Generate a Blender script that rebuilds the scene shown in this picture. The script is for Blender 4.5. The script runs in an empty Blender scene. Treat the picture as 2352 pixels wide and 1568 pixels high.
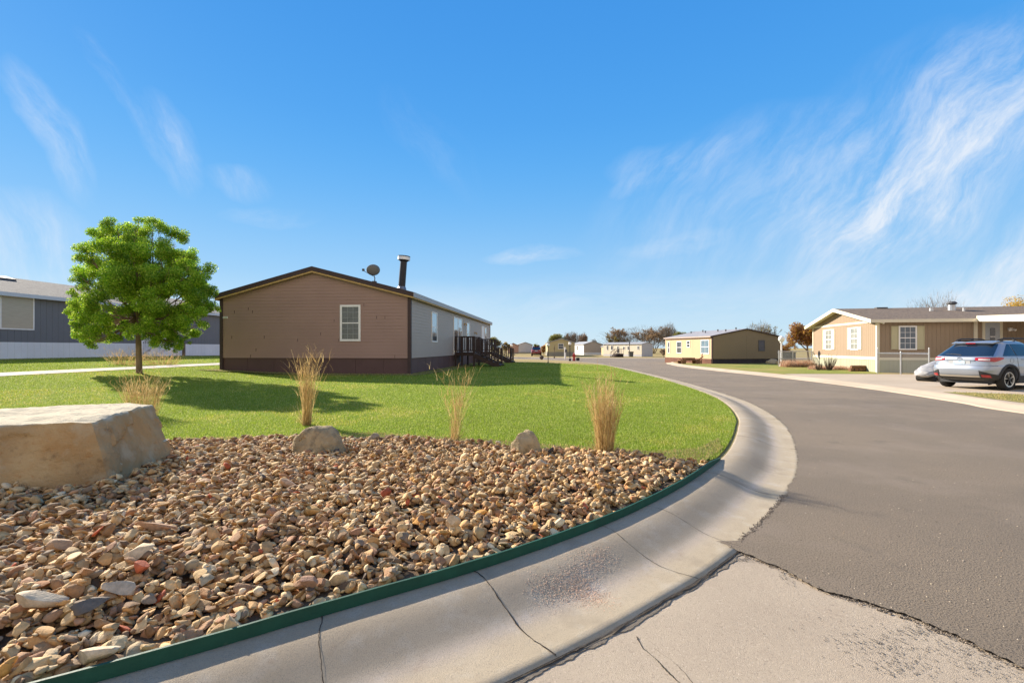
import bpy, bmesh, math, random
import numpy as np
from mathutils import Vector, Matrix, geometry, noise
R = math.radians
random.seed(7); RNG = np.random.default_rng(7)
S = bpy.context.scene
COL = S.collection

# ---------------------------------------------------------------- camera, sky, sun, exposure
H = 1.45
cam = bpy.data.cameras.new('camera'); camo = bpy.data.objects.new('camera', cam); COL.objects.link(camo)
camo.location = (0, 0, H); camo.rotation_euler = (R(90), 0, 0)
cam.lens = 17.0; cam.sensor_width = 36; cam.shift_y = 0.0064
cam.clip_start = 0.05; cam.clip_end = 6000
S.camera = camo
F = 1110.7                      # focal length in reference pixels
SUN_AZ, SUN_EL = R(-51.5), R(25.5)   # azimuth from +Y towards -X, elevation
sd = Vector((math.sin(SUN_AZ)*math.cos(SUN_EL), math.cos(SUN_AZ)*math.cos(SUN_EL), math.sin(SUN_EL)))
sl = bpy.data.lights.new('sun', 'SUN'); sl.energy = 5.0; sl.angle = R(0.5); sl.color = (1.0, .88, .73)
so = bpy.data.objects.new('sun', sl); COL.objects.link(so)
so.rotation_euler = sd.to_track_quat('Z', 'Y').to_euler()
S.view_settings.view_transform = 'Standard'; S.view_settings.look = 'None'
S.view_settings.gamma = 1; S.view_settings.exposure = 1.22
S.view_settings.use_curve_mapping = False

W = bpy.data.worlds.new('World'); S.world = W; W.use_nodes = True
nt = W.node_tree; nt.nodes.clear()
def N(t, **k):
    n = nt.nodes.new(t)
    for a, b in k.items(): setattr(n, a, b)
    return n
def L(a, b): nt.links.new(a, b)
def setin(n, i, v):
    if isinstance(v, (int, float, tuple)): n.inputs[i].default_value = v
    else: nt.links.new(v, n.inputs[i])
def M(op, a, b=0.0, c=0.0, clamp=False):
    n = nt.nodes.new('ShaderNodeMath'); n.operation = op; n.use_clamp = clamp
    setin(n, 0, a); setin(n, 1, b); setin(n, 2, c)
    return n.outputs[0]
sky = N('ShaderNodeTexSky', sky_type='NISHITA', sun_disc=False)
sky.sun_elevation = SUN_EL; sky.sun_rotation = -SUN_AZ
sky.sun_rotation = SUN_AZ
sky.dust_density = 0.25; sky.air_density = 1.0; sky.ozone_density = 2.5; sky.altitude = 400
tc = N('ShaderNodeTexCoord'); sp = N('ShaderNodeSeparateXYZ'); L(tc.outputs['Generated'], sp.inputs[0])
dx, dy, dz = sp.outputs
# clear-day colour by elevation, laid over the physical sky
el = M('MAXIMUM', dz, 0.0)
rp = N('ShaderNodeValToRGB'); L(M('MULTIPLY', el, 1.0), rp.inputs[0])
cr = rp.color_ramp; cr.interpolation = 'B_SPLINE'
cr.elements[0].position = 0.0; cr.elements[0].color = (.66, .86, 1.0, 1)
cr.elements[1].position = 0.62; cr.elements[1].color = (.052, .315, .86, 1)
for p, c in ((.05, (.60, .83, 1.0, 1)), (.14, (.36, .67, 1.0, 1)), (.28, (.15, .51, 1.0, 1)), (.42, (.083, .41, .96, 1))):
    e = cr.elements.new(p); e.color = c
# cirrus, fixed to directions of the sky (tangent plane about +Y)
yy = M('MAXIMUM', dy, 0.08)
u = M('DIVIDE', dx, yy); v = M('DIVIDE', dz, yy)
cmb = N('ShaderNodeCombineXYZ'); L(u, cmb.inputs[0]); L(v, cmb.inputs[1])
wn = N('ShaderNodeTexNoise'); wn.inputs['Scale'].default_value = 2.6; wn.inputs['Detail'].default_value = 5; L(cmb.outputs[0], wn.inputs[0])
va = N('ShaderNodeVectorMath', operation='SUBTRACT'); L(wn.outputs['Color'], va.inputs[0]); va.inputs[1].default_value = (.5, .5, .5)
vs = N('ShaderNodeVectorMath', operation='SCALE'); L(va.outputs[0], vs.inputs[0]); vs.inputs['Scale'].default_value = .16
vad = N('ShaderNodeVectorMath', operation='ADD'); L(cmb.outputs[0], vad.inputs[0]); L(vs.outputs[0], vad.inputs[1])
def streak(ang, sx, sy, detail=8, seed=0.0):
    mp = N('ShaderNodeMapping'); L(vad.outputs[0], mp.inputs[0])
    mp.vector_type = 'TEXTURE'
    mp.inputs['Rotation'].default_value = (0, 0, ang); mp.inputs['Scale'].default_value = (1/sx, 1/sy, 1); mp.inputs['Location'].default_value = (seed, seed, 0)
    n = N('ShaderNodeTexNoise'); n.inputs['Scale'].default_value = 1; n.inputs['Detail'].default_value = detail; n.inputs['Roughness'].default_value = .70
    L(mp.outputs[0], n.inputs[0]); return n.outputs[0]
def blob(X, Y, a, b, deg):
    "soft ellipse mask: centre, half axes (reference pixels), tilt (degrees, counter-clockwise)"
    cx, cy = (X-1176)/F, (799-Y)/F; c, s = math.cos(R(deg)), math.sin(R(deg))
    s2 = N('ShaderNodeSeparateXYZ'); L(vad.outputs[0], s2.inputs[0])
    p = M('SUBTRACT', s2.outputs[0], cx); q = M('SUBTRACT', s2.outputs[1], cy)
    e = M('ADD', M('MULTIPLY', p, c), M('MULTIPLY', q, s)); f = M('SUBTRACT', M('MULTIPLY', q, c), M('MULTIPLY', p, s))
    r2 = M('ADD', M('POWER', M('ABSOLUTE', M('DIVIDE', e, a/F)), 2), M('POWER', M('ABSOLUTE', M('DIVIDE', f, b/F)), 2))
    g = M('SUBTRACT', 1.0, r2, clamp=True)
    return g
n1 = streak(R(50), 2.9, 10.5, seed=1.3); n2 = streak(R(-60), 2.6, 9, seed=4.1); n3 = streak(R(5), 3, 11, seed=2.2)
def rampd(x, lo, hi):
    mr = N('ShaderNodeMapRange'); mr.interpolation_type = 'SMOOTHSTEP'; setin(mr, 0, x); mr.inputs[1].default_value = lo; mr.inputs[2].default_value = hi; return mr.outputs[0]
def addm(l):
    o = l[0]
    for x in l[1:]: o = M('ADD', o, x)
    return o
mR = addm([M('MULTIPLY', blob(*b[:5]), b[5]) for b in (
    (2090, 490, 270, 130, 45, .65), (1930, 555, 180, 110, 55, .7), (2180, 330, 340, 200, 45, .6), (2310, 200, 220, 160, 60, .5), (2310, 615, 240, 110, 28, 1.2), (2120, 430, 480, 330, 40, .45),
    (1750, 450, 460, 200, 20, .5), (1540, 385, 150, 55, 10, .5), (1460, 435, 70, 25, 15, .4), (2100, 690, 260, 60, 10, .5))])
mL = addm([M('MULTIPLY', blob(*b[:5]), b[5]) for b in (
    (110, 310, 190, 60, -62, .75), (270, 190, 150, 30, -62, .45), (395, 330, 140, 60, -62, .6), (70, 540, 190, 110, -25, .75), (560, 415, 95, 40, -20, .5),
    (980, 330, 180, 60, -50, .2), (90, 630, 110, 35, 0, .4))])
mH = addm([M('MULTIPLY', blob(*b[:5]), b[5]) for b in ((1215, 578, 130, 22, 3, .75), (1560, 545, 160, 24, 5, .3), (640, 490, 130, 22, -5, .3), (1350, 700, 900, 80, 2, .30), (300, 730, 500, 60, 0, .3))])
cl = addm([M('MULTIPLY', mR, rampd(n1, .29, .88)), M('MULTIPLY', mL, rampd(n2, .32, .86)), M('MULTIPLY', mH, rampd(n3, .30, .70))])
cl = M('MULTIPLY', M('MINIMUM', cl, 1.0), M('GREATER_THAN', dy, 0.1))
mixa = N('ShaderNodeMixRGB'); mixa.inputs[0].default_value = .90
skm = N('ShaderNodeMixRGB', blend_type='MULTIPLY'); skm.inputs[0].default_value = 1; L(sky.outputs[0], skm.inputs[1]); skm.inputs[2].default_value = (.09, .09, .09, 1)
L(skm.outputs[0], mixa.inputs[1]); L(rp.outputs[0], mixa.inputs[2])
mixc = N('ShaderNodeMixRGB'); L(M('MULTIPLY', cl, .85), mixc.inputs[0]); L(mixa.outputs[0], mixc.inputs[1]); mixc.inputs[2].default_value = (.88, .93, 1.0, 1)
# southern sky, unseen behind the viewpoint: bright warm cloud added to fill the shade
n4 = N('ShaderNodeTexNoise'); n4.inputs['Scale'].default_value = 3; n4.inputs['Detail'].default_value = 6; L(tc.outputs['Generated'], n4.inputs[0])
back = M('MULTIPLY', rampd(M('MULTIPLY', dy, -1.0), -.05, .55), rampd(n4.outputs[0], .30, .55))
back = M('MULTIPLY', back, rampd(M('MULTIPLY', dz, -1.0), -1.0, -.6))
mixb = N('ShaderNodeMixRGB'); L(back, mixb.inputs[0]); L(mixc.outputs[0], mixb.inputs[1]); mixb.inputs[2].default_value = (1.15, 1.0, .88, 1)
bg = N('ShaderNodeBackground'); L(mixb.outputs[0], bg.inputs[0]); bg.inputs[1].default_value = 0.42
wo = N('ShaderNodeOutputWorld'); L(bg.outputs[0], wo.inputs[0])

# ---------------------------------------------------------------- helpers
def tag(o, label=None, cat=None, group=None, kind=None):
    if label: o['label'] = label
    if cat: o['category'] = cat
    if group: o['group'] = group
    if kind: o['kind'] = kind
    return o
def empty(name, loc, rz=0.0, **k):
    o = bpy.data.objects.new(name, None); COL.objects.link(o); o.empty_display_size = .2
    o.location = loc; o.rotation_euler = (0, 0, rz); return tag(o, **k)
class MB:
    def __init__(s): s.v = []; s.f = []; s.m = []; s.c = None
    def add(s, vs, fs, mi=0, mat=None):
        b = len(s.v)
        s.v += [tuple(mat @ Vector(p)) if mat else tuple(p) for p in vs]
        s.f += [tuple(b+i for i in f) for f in fs]; s.m += [mi]*len(fs)
    def box(s, a, b, mat=None, mi=0):
        x0, y0, z0 = a; x1, y1, z1 = b
        s.add([(x0,y0,z0),(x1,y0,z0),(x1,y1,z0),(x0,y1,z0),(x0,y0,z1),(x1,y0,z1),(x1,y1,z1),(x0,y1,z1)],
              [(0,3,2,1),(4,5,6,7),(0,1,5,4),(1,2,6,5),(2,3,7,6),(3,0,4,7)], mi, mat)
    def prism(s, poly, a, b, ax='y', mat=None, mi=0):
        "poly in (x,z) extruded along y (or (y,z) along x, or (x,y) along z)"
        n = len(poly)
        def P(p, t): return (p[0], t, p[1]) if ax == 'y' else ((t, p[0], p[1]) if ax == 'x' else (p[0], p[1], t))
        vs = [P(p, a) for p in poly] + [P(p, b) for p in poly]
        s.add(vs, [tuple(range(n)), tuple(range(2*n-1, n-1, -1))] + [(i, i+n, (i+1) % n+n, (i+1) % n) for i in range(n)], mi, mat)
    def bar(s, p, q, w, h=None, mi=0):
        p = Vector(p); q = Vector(q); h = h or w; d = q-p
        z = d.normalized(); x = z.cross(Vector((0,0,1)))
        if x.length < .01: x = Vector((1,0,0))
        x.normalize(); y = x.cross(z)
        s.add([p+x*a*w/2+y*b*h/2 for a,b in ((-1,-1),(1,-1),(1,1),(-1,1))]+[q+x*a*w/2+y*b*h/2 for a,b in ((-1,-1),(1,-1),(1,1),(-1,1))],
              [(0,1,2,3),(7,6,5,4),(0,4,5,1),(1,5,6,2),(2,6,7,3),(3,7,4,0)], mi)
    def tube(s, pts, rad, n=8, mi=0, cap=True):
        pts = [Vector(p) for p in pts]; rad = rad if isinstance(rad, (list, tuple)) else [rad]*len(pts)
        rings = []
        up = Vector((0,0,1)); prev = None
        for i, p in enumerate(pts):
            d = (pts[min(i+1, len(pts)-1)]-pts[max(i-1, 0)]).normalized()
            x = d.cross(prev) if prev is not None and d.cross(prev).length > .05 else d.cross(up if abs(d.z) < .95 else Vector((1,0,0)))
            x.normalize(); y = x.cross(d).normalized(); prev = -y if False else None
            rings.append([p+(x*math.cos(a)+y*math.sin(a))*rad[i] for a in (2*math.pi*k/n for k in range(n))])
        fs = [(i*n+k, i*n+(k+1) % n, (i+1)*n+(k+1) % n, (i+1)*n+k) for i in range(len(pts)-1) for k in range(n)]
        if cap: fs += [tuple(range(n-1, -1, -1)), tuple((len(pts)-1)*n+k for k in range(n))]
        s.add([q for r in rings for q in r], fs, mi)
    def lathe(s, prof, n=16, mat=None, mi=0):
        vs = [(r*math.cos(2*math.pi*k/n), r*math.sin(2*math.pi*k/n), z) for r, z in prof for k in range(n)]
        fs = [(i*n+k, i*n+(k+1) % n, (i+1)*n+(k+1) % n, (i+1)*n+k) for i in range(len(prof)-1) for k in range(n)]
        s.add(vs, fs+[tuple(range(n-1,-1,-1)), tuple((len(prof)-1)*n+k for k in range(n))], mi, mat)
    def build(s, name, mats, parent=None, smooth=False, loc=None):
        me = bpy.data.meshes.new(name); me.from_pydata(s.v, [], s.f)
        if not isinstance(mats, (list, tuple)): mats = [mats]
        for m in mats: me.materials.append(m)
        if any(s.m): me.polygons.foreach_set('material_index', s.m)
        if smooth: me.polygons.foreach_set('use_smooth', [True]*len(s.f))
        me.update()
        o = bpy.data.objects.new(name, me); COL.objects.link(o)
        if parent: o.parent = parent
        if loc: o.location = loc
        return o
def np_mesh(name, V, T, mats, parent=None, smooth=False, col=None, loc=None):
    "triangles or quads from numpy arrays"
    me = bpy.data.meshes.new(name); n = T.shape[1]
    me.vertices.add(len(V)); me.vertices.foreach_set('co', np.ascontiguousarray(V, dtype=np.float32).ravel())
    me.loops.add(T.size); me.loops.foreach_set('vertex_index', np.ascontiguousarray(T, dtype=np.int32).ravel())
    me.polygons.add(len(T)); me.polygons.foreach_set('loop_start', np.arange(0, T.size, n, dtype=np.int32))
    if smooth: me.polygons.foreach_set('use_smooth', np.ones(len(T), dtype=bool))
    for m in (mats if isinstance(mats, (list, tuple)) else [mats]): me.materials.append(m)
    if col is not None:
        a = me.color_attributes.new('tint', 'FLOAT_COLOR', 'POINT')
        c = np.ones((len(V), 4), dtype=np.float32); c[:, :3] = col; a.data.foreach_set('color', c.ravel())
    me.update(calc_edges=True); me.validate()
    o = bpy.data.objects.new(name, me); COL.objects.link(o)
    if parent: o.parent = parent
    if loc is not None: o.location = loc
    return o

MATS = {}
def mat(name, col, rough=.8, var=0.0, vs=2.0, col2=None, bump=0.0, bs=40.0, metal=0.0, spec=.35, layers=(), coat=0.0, stretch=None):
    """procedural material: two colours blended by noise, extra (colour, scale, lo, hi, strength) noise layers, bump"""
    m = bpy.data.materials.new(name); m.use_nodes = True; t = m.node_tree; nd = t.nodes; b = nd['Principled BSDF']
    b.inputs['Roughness'].default_value = rough; b.inputs['Metallic'].default_value = metal
    b.inputs['Specular IOR Level'].default_value = spec; b.inputs['Coat Weight'].default_value = coat
    co = nd.new('ShaderNodeTexCoord').outputs['Object']
    if stretch:
        mp = nd.new('ShaderNodeMapping'); mp.inputs['Scale'].default_value = stretch; t.links.new(co, mp.inputs[0]); co = mp.outputs[0]
    c4 = lambda c: (c[0], c[1], c[2], 1)
    c2 = col2 or tuple(max(0, x*(1-var)) for x in col)
    cur = None
    def noise_(scale, det=4, ro=.55):
        n = nd.new('ShaderNodeTexNoise'); n.inputs['Scale'].default_value = scale; n.inputs['Detail'].default_value = det; n.inputs['Roughness'].default_value = ro
        t.links.new(co, n.inputs[0]); return n.outputs[0]
    mx = nd.new('ShaderNodeMixRGB'); mx.inputs[1].default_value = c4(col); mx.inputs[2].default_value = c4(c2)
    mr = nd.new('ShaderNodeMapRange'); mr.inputs[1].default_value = .35; mr.inputs[2].default_value = .65; t.links.new(noise_(vs, 6), mr.inputs[0]); t.links.new(mr.outputs[0], mx.inputs[0])
    cur = mx.outputs[0]
    for (lc, sc, lo, hi, st) in layers:
        mr = nd.new('ShaderNodeMapRange'); mr.inputs[1].default_value = lo; mr.inputs[2].default_value = hi; mr.inputs[4].default_value = st
        t.links.new(noise_(sc, 5, .6), mr.inputs[0])
        mx = nd.new('ShaderNodeMixRGB'); t.links.new(mr.outputs[0], mx.inputs[0]); t.links.new(cur, mx.inputs[1]); mx.inputs[2].default_value = c4(lc); cur = mx.outputs[0]
    t.links.new(cur, b.inputs['Base Color'])
    if bump:
        bp = nd.new('ShaderNodeBump'); bp.inputs['Strength'].default_value = bump; bp.inputs['Distance'].default_value = .02
        t.links.new(noise_(bs, 5, .7), bp.inputs['Height']); t.links.new(bp.outputs[0], b.inputs['Normal'])
    MATS[name] = m; return m
def tint_mat(name, rough=.8, bump=0.0, bs=60., var=.25, vs=25., transl=0.0, spec=.3):
    m = bpy.data.materials.new(name); m.use_nodes = True; t = m.node_tree; nd = t.nodes; b = nd['Principled BSDF']
    b.inputs['Roughness'].default_value = rough; b.inputs['Specular IOR Level'].default_value = spec
    a = nd.new('ShaderNodeVertexColor'); a.layer_name = 'tint'
    cur = a.outputs[0]
    if var:
        co = nd.new('ShaderNodeTexCoord').outputs['Object']
        n = nd.new('ShaderNodeTexNoise'); n.inputs['Scale'].default_value = vs; n.inputs['Detail'].default_value = 5; n.inputs['Roughness'].default_value = .65; t.links.new(co, n.inputs[0])
        mr = nd.new('ShaderNodeMapRange'); mr.inputs[1].default_value = .3; mr.inputs[2].default_value = .7; mr.inputs[3].default_value = 1-var; mr.inputs[4].default_value = 1+var; t.links.new(n.outputs[0], mr.inputs[0])
        mx = nd.new('ShaderNodeVectorMath'); mx.operation = 'SCALE'; t.links.new(cur, mx.inputs[0]); t.links.new(mr.outputs[0], mx.inputs['Scale']); cur = mx.outputs[0]
        if bump:
            bp = nd.new('ShaderNodeBump'); bp.inputs['Strength'].default_value = bump; bp.inputs['Distance'].default_value = .01
            n2 = nd.new('ShaderNodeTexNoise'); n2.inputs['Scale'].default_value = bs; n2.inputs['Detail'].default_value = 4; t.links.new(co, n2.inputs[0])
            t.links.new(n2.outputs[0], bp.inputs['Height']); t.links.new(bp.outputs[0], b.inputs['Normal'])
    t.links.new(cur, b.inputs['Base Color'])
    if transl:
        tr = nd.new('ShaderNodeBsdfTranslucent'); t.links.new(cur, tr.inputs[0]); ms = nd.new('ShaderNodeMixShader'); ms.inputs[0].default_value = transl
        t.links.new(b.outputs[0], ms.inputs[1]); t.links.new(tr.outputs[0], ms.inputs[2]); t.links.new(ms.outputs[0], nd['Material Output'].inputs[0])
    MATS[name] = m; return m

# ---------------------------------------------------------------- terrain
def ss(a, b, x):
    t = np.clip((np.asarray(x, float)-a)/(b-a), 0, 1); return t*t*(3-2*t)
def catmull(P, n=12):
    P = [np.array(p, float) for p in P]; P = [2*P[0]-P[1]]+P+[2*P[-1]-P[-2]]; out = []
    for i in range(1, len(P)-2):
        for k in range(n):
            t = k/n; a, b, c, d = P[i-1:i+3]
            out.append(.5*((2*b)+(-a+c)*t+(2*a-5*b+4*c-d)*t*t+(-a+3*b-3*c+d)*t**3))
    out.append(P[-2]); return np.array(out)
KERB = catmull([(-6.5,.25),(-4.2,.72),(-2.7,1.3),(-1.61,1.93),(-.934,2.38),(-.22,2.86),(.40,3.35),(.93,3.84),(1.55,4.52),(2.10,5.22),(2.62,5.95),(3.12,6.8),(3.72,7.95),(4.28,9.15),(5.0,11.2),(5.6,13.7),(6.15,17.9),(6.5,22),(6.85,28.5),(7.1,35.5),(7.0,42),(5.6,49),(3.0,55),(-2,60.5),(-10,66),(-30,78),(-60,92),(-110,115)], 10)
def normals(C):
    d = np.gradient(C, axis=0); d /= np.linalg.norm(d, axis=1)[:, None]; return np.stack([d[:, 1], -d[:, 0]], 1)
KN = normals(KERB)
def kdist(x, y):
    x = np.atleast_1d(x).ravel(); y = np.atleast_1d(y).ravel(); o = np.empty(len(x))
    for i in range(0, len(x), 20000):
        o[i:i+20000] = np.sqrt(((x[i:i+20000, None]-KERB[None, ::3, 0])**2+(y[i:i+20000, None]-KERB[None, ::3, 1])**2).min(1))
    return o
def hl(x, y):
    x = np.asarray(x, float); y = np.asarray(y, float)
    return .128+.217*ss(6, 18, y)*(1-ss(32, 55, y))*ss(.2, 6, kdist(x, y)).reshape(x.shape)+.55*ss(8, 22, -x)*(1-ss(50, 85, y))*ss(3, 12, y)
def P(X, Y, d): return Vector(((X-1176)/F*d, d, H-(Y-799)/F*d))
def G(X, Y, z=None):
    "point where the ray of a reference pixel meets the ground (left island when z is None)"
    k = (Y-799)/F; zz = .2 if z is None else z
    for _ in range(40):
        d = (H-zz)/k
        if z is not None: break
        zz = .5*zz+.5*float(hl(np.array([(X-1176)/F*d]), np.array([d]))[0])
    return Vector(((X-1176)/F*d, d, zz))
def inpoly(poly, x, y):
    x = np.asarray(x); y = np.asarray(y); r = np.zeros(x.shape, bool); n = len(poly)
    for i in range(n):
        x0, y0 = poly[i][:2]; x1, y1 = poly[(i+1) % n][:2]
        if y0 == y1: continue
        c = ((y0 > y) != (y1 > y)) & (x < (x1-x0)*(y-y0)/(y1-y0)+x0); r ^= c
    return r
def sheet(name, poly, m, zf, step=None, off=0.0, **k):
    poly = [Vector((p[0], p[1])) for p in poly]; vs = list(poly)
    if step:
        xs = [p.x for p in poly]; ys = [p.y for p in poly]
        gx, gy = np.meshgrid(np.arange(min(xs)+step*.37, max(xs), step), np.arange(min(ys)+step*.41, max(ys), step)); gx = gx.ravel(); gy = gy.ravel()
        ok = inpoly(poly, gx, gy); vs += [Vector((a, b)) for a, b in zip(gx[ok], gy[ok])]
    r = geometry.delaunay_2d_cdt(vs, [], [list(range(len(poly)))], 1, 1e-5)
    V = np.array([(p.x, p.y) for p in r[0]]); z = zf(V[:, 0], V[:, 1])+off if callable(zf) else np.full(len(V), zf+off)
    fs = []
    for f in r[2]:
        a, b, c = (V[i] for i in f[:3]); fs.append(list(f) if (b[0]-a[0])*(c[1]-a[1])-(b[1]-a[1])*(c[0]-a[0]) > 0 else list(f)[::-1])
    me = bpy.data.meshes.new(name); me.from_pydata([(a, b, c) for (a, b), c in zip(V, z)], [], fs)
    me.materials.append(m); me.polygons.foreach_set('use_smooth', [True]*len(fs)); me.update()
    o = bpy.data.objects.new(name, me); COL.objects.link(o); return tag(o, kind='structure', **k)
def jag(C, amp, sub=6, seed=3, fine=.5):
    r = random.Random(seed); out = []
    for i in range(len(C)-1):
        a = np.array(C[i][:2]); b = np.array(C[i+1][:2]); d = b-a; n = np.array([d[1], -d[0]])/(np.linalg.norm(d)+1e-9)
        for k in range(sub):
            q = a+d*k/sub
            w = noise.noise(Vector((q[0]*2.2, q[1]*2.2, seed)))*1.3+noise.noise(Vector((q[0]*8, q[1]*8, seed)))*.7+r.uniform(-1, 1)*fine*.35
            out.append(tuple(q+n*amp*w))
    out.append(tuple(C[-1][:2])); return out

# materials of the ground
CONC = dict(rough=.9, spec=.25)
m_kerb = mat('kerb_concrete', (.47, .39, .285), vs=1.3, col2=(.41, .335, .235), bump=.5, bs=230, layers=[((.52,.47,.39), 5, .52, .72, .55), ((.27,.22,.165), 2.2, .56, .72, .55), ((.19,.155,.115), 150, .54, .62, .6), ((.62,.54,.43), 150, .60, .68, .5), ((.30,.21,.14), 9, .62, .76, .4)], **CONC)
m_pad = mat('worn_concrete', (.47, .39, .29), vs=.9, col2=(.39, .32, .24), bump=.7, bs=210, layers=[((.22,.18,.14), 120, .57, .65, .65), ((.68,.58,.46), 110, .59, .67, .55), ((.35,.27,.2), 2.1, .58, .75, .4), ((.16,.15,.135), 14, .69, .75, .6)], **CONC)
m_asph = mat('asphalt', (.245, .193, .135), vs=.45, col2=(.20, .16, .115), bump=1.0, bs=95, rough=.85, spec=.35, layers=[((.045,.04,.035), 95, .50, .62, .75), ((.32,.27,.22), 85, .60, .68, .7), ((.27,.22,.17), .8, .52, .72, .5), ((.075,.065,.055), 1.3, .62, .78, .55), ((.085,.07,.06), .35, .55, .7, .3)])
m_dry = mat('dry_grass_ground', (.34, .25, .115), vs=.35, col2=(.26, .22, .085), bump=1, bs=30, rough=1, spec=.1, layers=[((.45,.34,.18), 9, .5, .7, .5), ((.16,.2,.05), .5, .58, .75, .45)])
m_lawn = mat('lawn_ground', (.17, .25, .025), vs=.6, col2=(.22, .27, .04), bump=1, bs=55, rough=1, spec=.1, layers=[((.21,.26,.05), 45, .5, .68, .5), ((.05,.10,.012), 70, .52, .66, .6)])
m_lawn2 = mat('far_lawn_ground', (.20, .23, .05), vs=.25, col2=(.32, .26, .09), bump=1, bs=30, rough=1, spec=.1, layers=[((.12,.19,.035), .7, .5, .66, .6)])
m_soil = mat('bare_soil', (.16, .11, .07), vs=3, col2=(.11, .075, .05), bump=1, bs=60, rough=1, spec=.1)
m_path = mat('path_concrete', (.50, .45, .38), vs=1, col2=(.42, .38, .32), bump=.4, bs=60, **CONC)
m_drive = mat('driveway_concrete', (.47, .385, .285), vs=.5, col2=(.40, .325, .24), bump=.4, bs=80, layers=[((.36,.28,.2), 1.5, .58, .75, .4), ((.3,.24,.18), 60, .62, .72, .4)], **CONC)
m_dark = mat('joint_dirt', (.05, .043, .036), vs=20, col2=(.10, .085, .07), bump=1, bs=120, rough=1, spec=.1)

# base plain
mb = MB(); mb.add([(-2500,-400,-.06),(2500,-400,-.06),(2500,3000,-.06),(-2500,3000,-.06)], [(0,1,2,3)]); tag(mb.build('ground', m_dry), kind='structure')
OUT = KERB+KN*np.interp(np.arange(len(KERB)), [0, 60, 130, 200, len(KERB)], [.74, .74, .85, .98, .95])[:, None]
ISL = [tuple(p) for p in KERB]+[(-120,115),(-120,-4),(-6.5,-4)]
sheet('island_ground', ISL, m_dry, hl, 1.3)
# rolled kerb and gutter of the near side
def sweep(name, C, Nrm, width, prof, m, sub=1, tint=False):
    T = len(prof); V = []
    for i in range(len(C)):
        w = width[i] if hasattr(width, '__len__') else width
        for t, z in prof: V.append((C[i][0]+Nrm[i][0]*w*t, C[i][1]+Nrm[i][1]*w*t, z))
    fs = [(i*T+k, i*T+k+1, (i+1)*T+k+1, (i+1)*T+k) for i in range(len(C)-1) for k in range(T-1)]
    fs = [f[::-1] for f in fs]
    me = bpy.data.meshes.new(name); me.from_pydata(V, [], fs); me.materials.append(m); me.polygons.foreach_set('use_smooth', [True]*len(fs)); me.update()
    if tint:  # into the colour: dirt and some shade on kerb face, chalk along the gutter
        a = me.color_attributes.new('tint', 'FLOAT_COLOR', 'POINT')
        for i in range(len(C)):
            for k, (t, z) in enumerate(prof):
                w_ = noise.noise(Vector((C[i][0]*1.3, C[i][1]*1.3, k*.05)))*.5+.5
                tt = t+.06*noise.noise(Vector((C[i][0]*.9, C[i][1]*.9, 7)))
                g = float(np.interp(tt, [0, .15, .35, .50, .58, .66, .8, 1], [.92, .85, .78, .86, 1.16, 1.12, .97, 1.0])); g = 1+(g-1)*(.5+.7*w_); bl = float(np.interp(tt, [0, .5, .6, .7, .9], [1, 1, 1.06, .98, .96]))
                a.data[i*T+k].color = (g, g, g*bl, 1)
    o = bpy.data.objects.new(name, me); COL.objects.link(o); return tag(o, kind='structure')
KW = np.linalg.norm(OUT-KERB, axis=1)
PROF = [(-.03,.10),(0,.132),(.05,.136),(.14,.136),(.20,.131),(.26,.120),(.33,.103),(.40,.083),(.47,.062),(.54,.042),(.61,.025),(.69,.014),(.8,.009),(1.0,.008),(1.012,-.03)]
PROF = [PROF[0]]+[(a+(b-a)*q, za+(zb-za)*q) for (a, za), (b, zb) in zip(PROF[1:-2], PROF[2:-1]) for q in (0, .5)]+PROF[-2:]
_t = m_kerb.node_tree; _b = _t.nodes['Principled BSDF']; _s = _b.inputs['Base Color'].links[0].from_socket
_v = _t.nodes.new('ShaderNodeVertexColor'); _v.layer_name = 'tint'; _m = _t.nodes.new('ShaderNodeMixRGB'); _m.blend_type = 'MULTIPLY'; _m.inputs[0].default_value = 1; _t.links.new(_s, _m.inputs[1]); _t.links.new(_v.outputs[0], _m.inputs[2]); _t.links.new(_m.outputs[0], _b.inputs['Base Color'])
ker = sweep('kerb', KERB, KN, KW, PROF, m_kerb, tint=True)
if ker.data.polygons[5].normal.z < 0: ker.data.flip_normals()
def kz(t): return float(np.interp(t, [p[0] for p in PROF], [p[1] for p in PROF]))
# concrete apron of the side street
sheet('concrete_apron', [(-9,-5),(9,-5),(9,1.2),(4.5,3.6),(2.5,5.2),(.5,3.6),(-7,1)], m_pad, -.004)
# asphalt
near = [(9,-5),(3.4,-3),(2.9,0),(2.62,1.2),(2.42,1.75),(2.31,2.18),(2.23,2.42),(2.14,2.57),(2.02,2.73),(1.87,2.87),(1.77,3.16),(1.61,3.41),(1.50,3.62)]
k0 = int(np.argmin(np.hypot(OUT[:,0]-1.60, OUT[:,1]-3.70)))
ek = OUT[k0:]-KN[k0:]*.05
kfar = int(np.argmax(ek[:,1] > 30))
left = jag([tuple(p) for p in ek[:kfar]], .028, 14, 5, 1.4)+[tuple(p) for p in ek[kfar:]]
RE = catmull([(11.0,-6),(11.1,4),(11.25,10.7),(11.8,12.9),(12.6,17.1),(13.0,23.3),(12.9,32),(13.4,40),(16,48.5),(24,53),(45,56),(120,60)], 8)
FE = [(120,67),(40,66),(20,65),(8,68),(-2,74),(-30,90),(-110,127)]
apoly = jag(near, .025, 12, 9, 1.2)[:-1]+left+FE[::-1]+[tuple(p) for p in RE[::-1]]
sheet('road', apoly, m_asph, .011)
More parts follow.
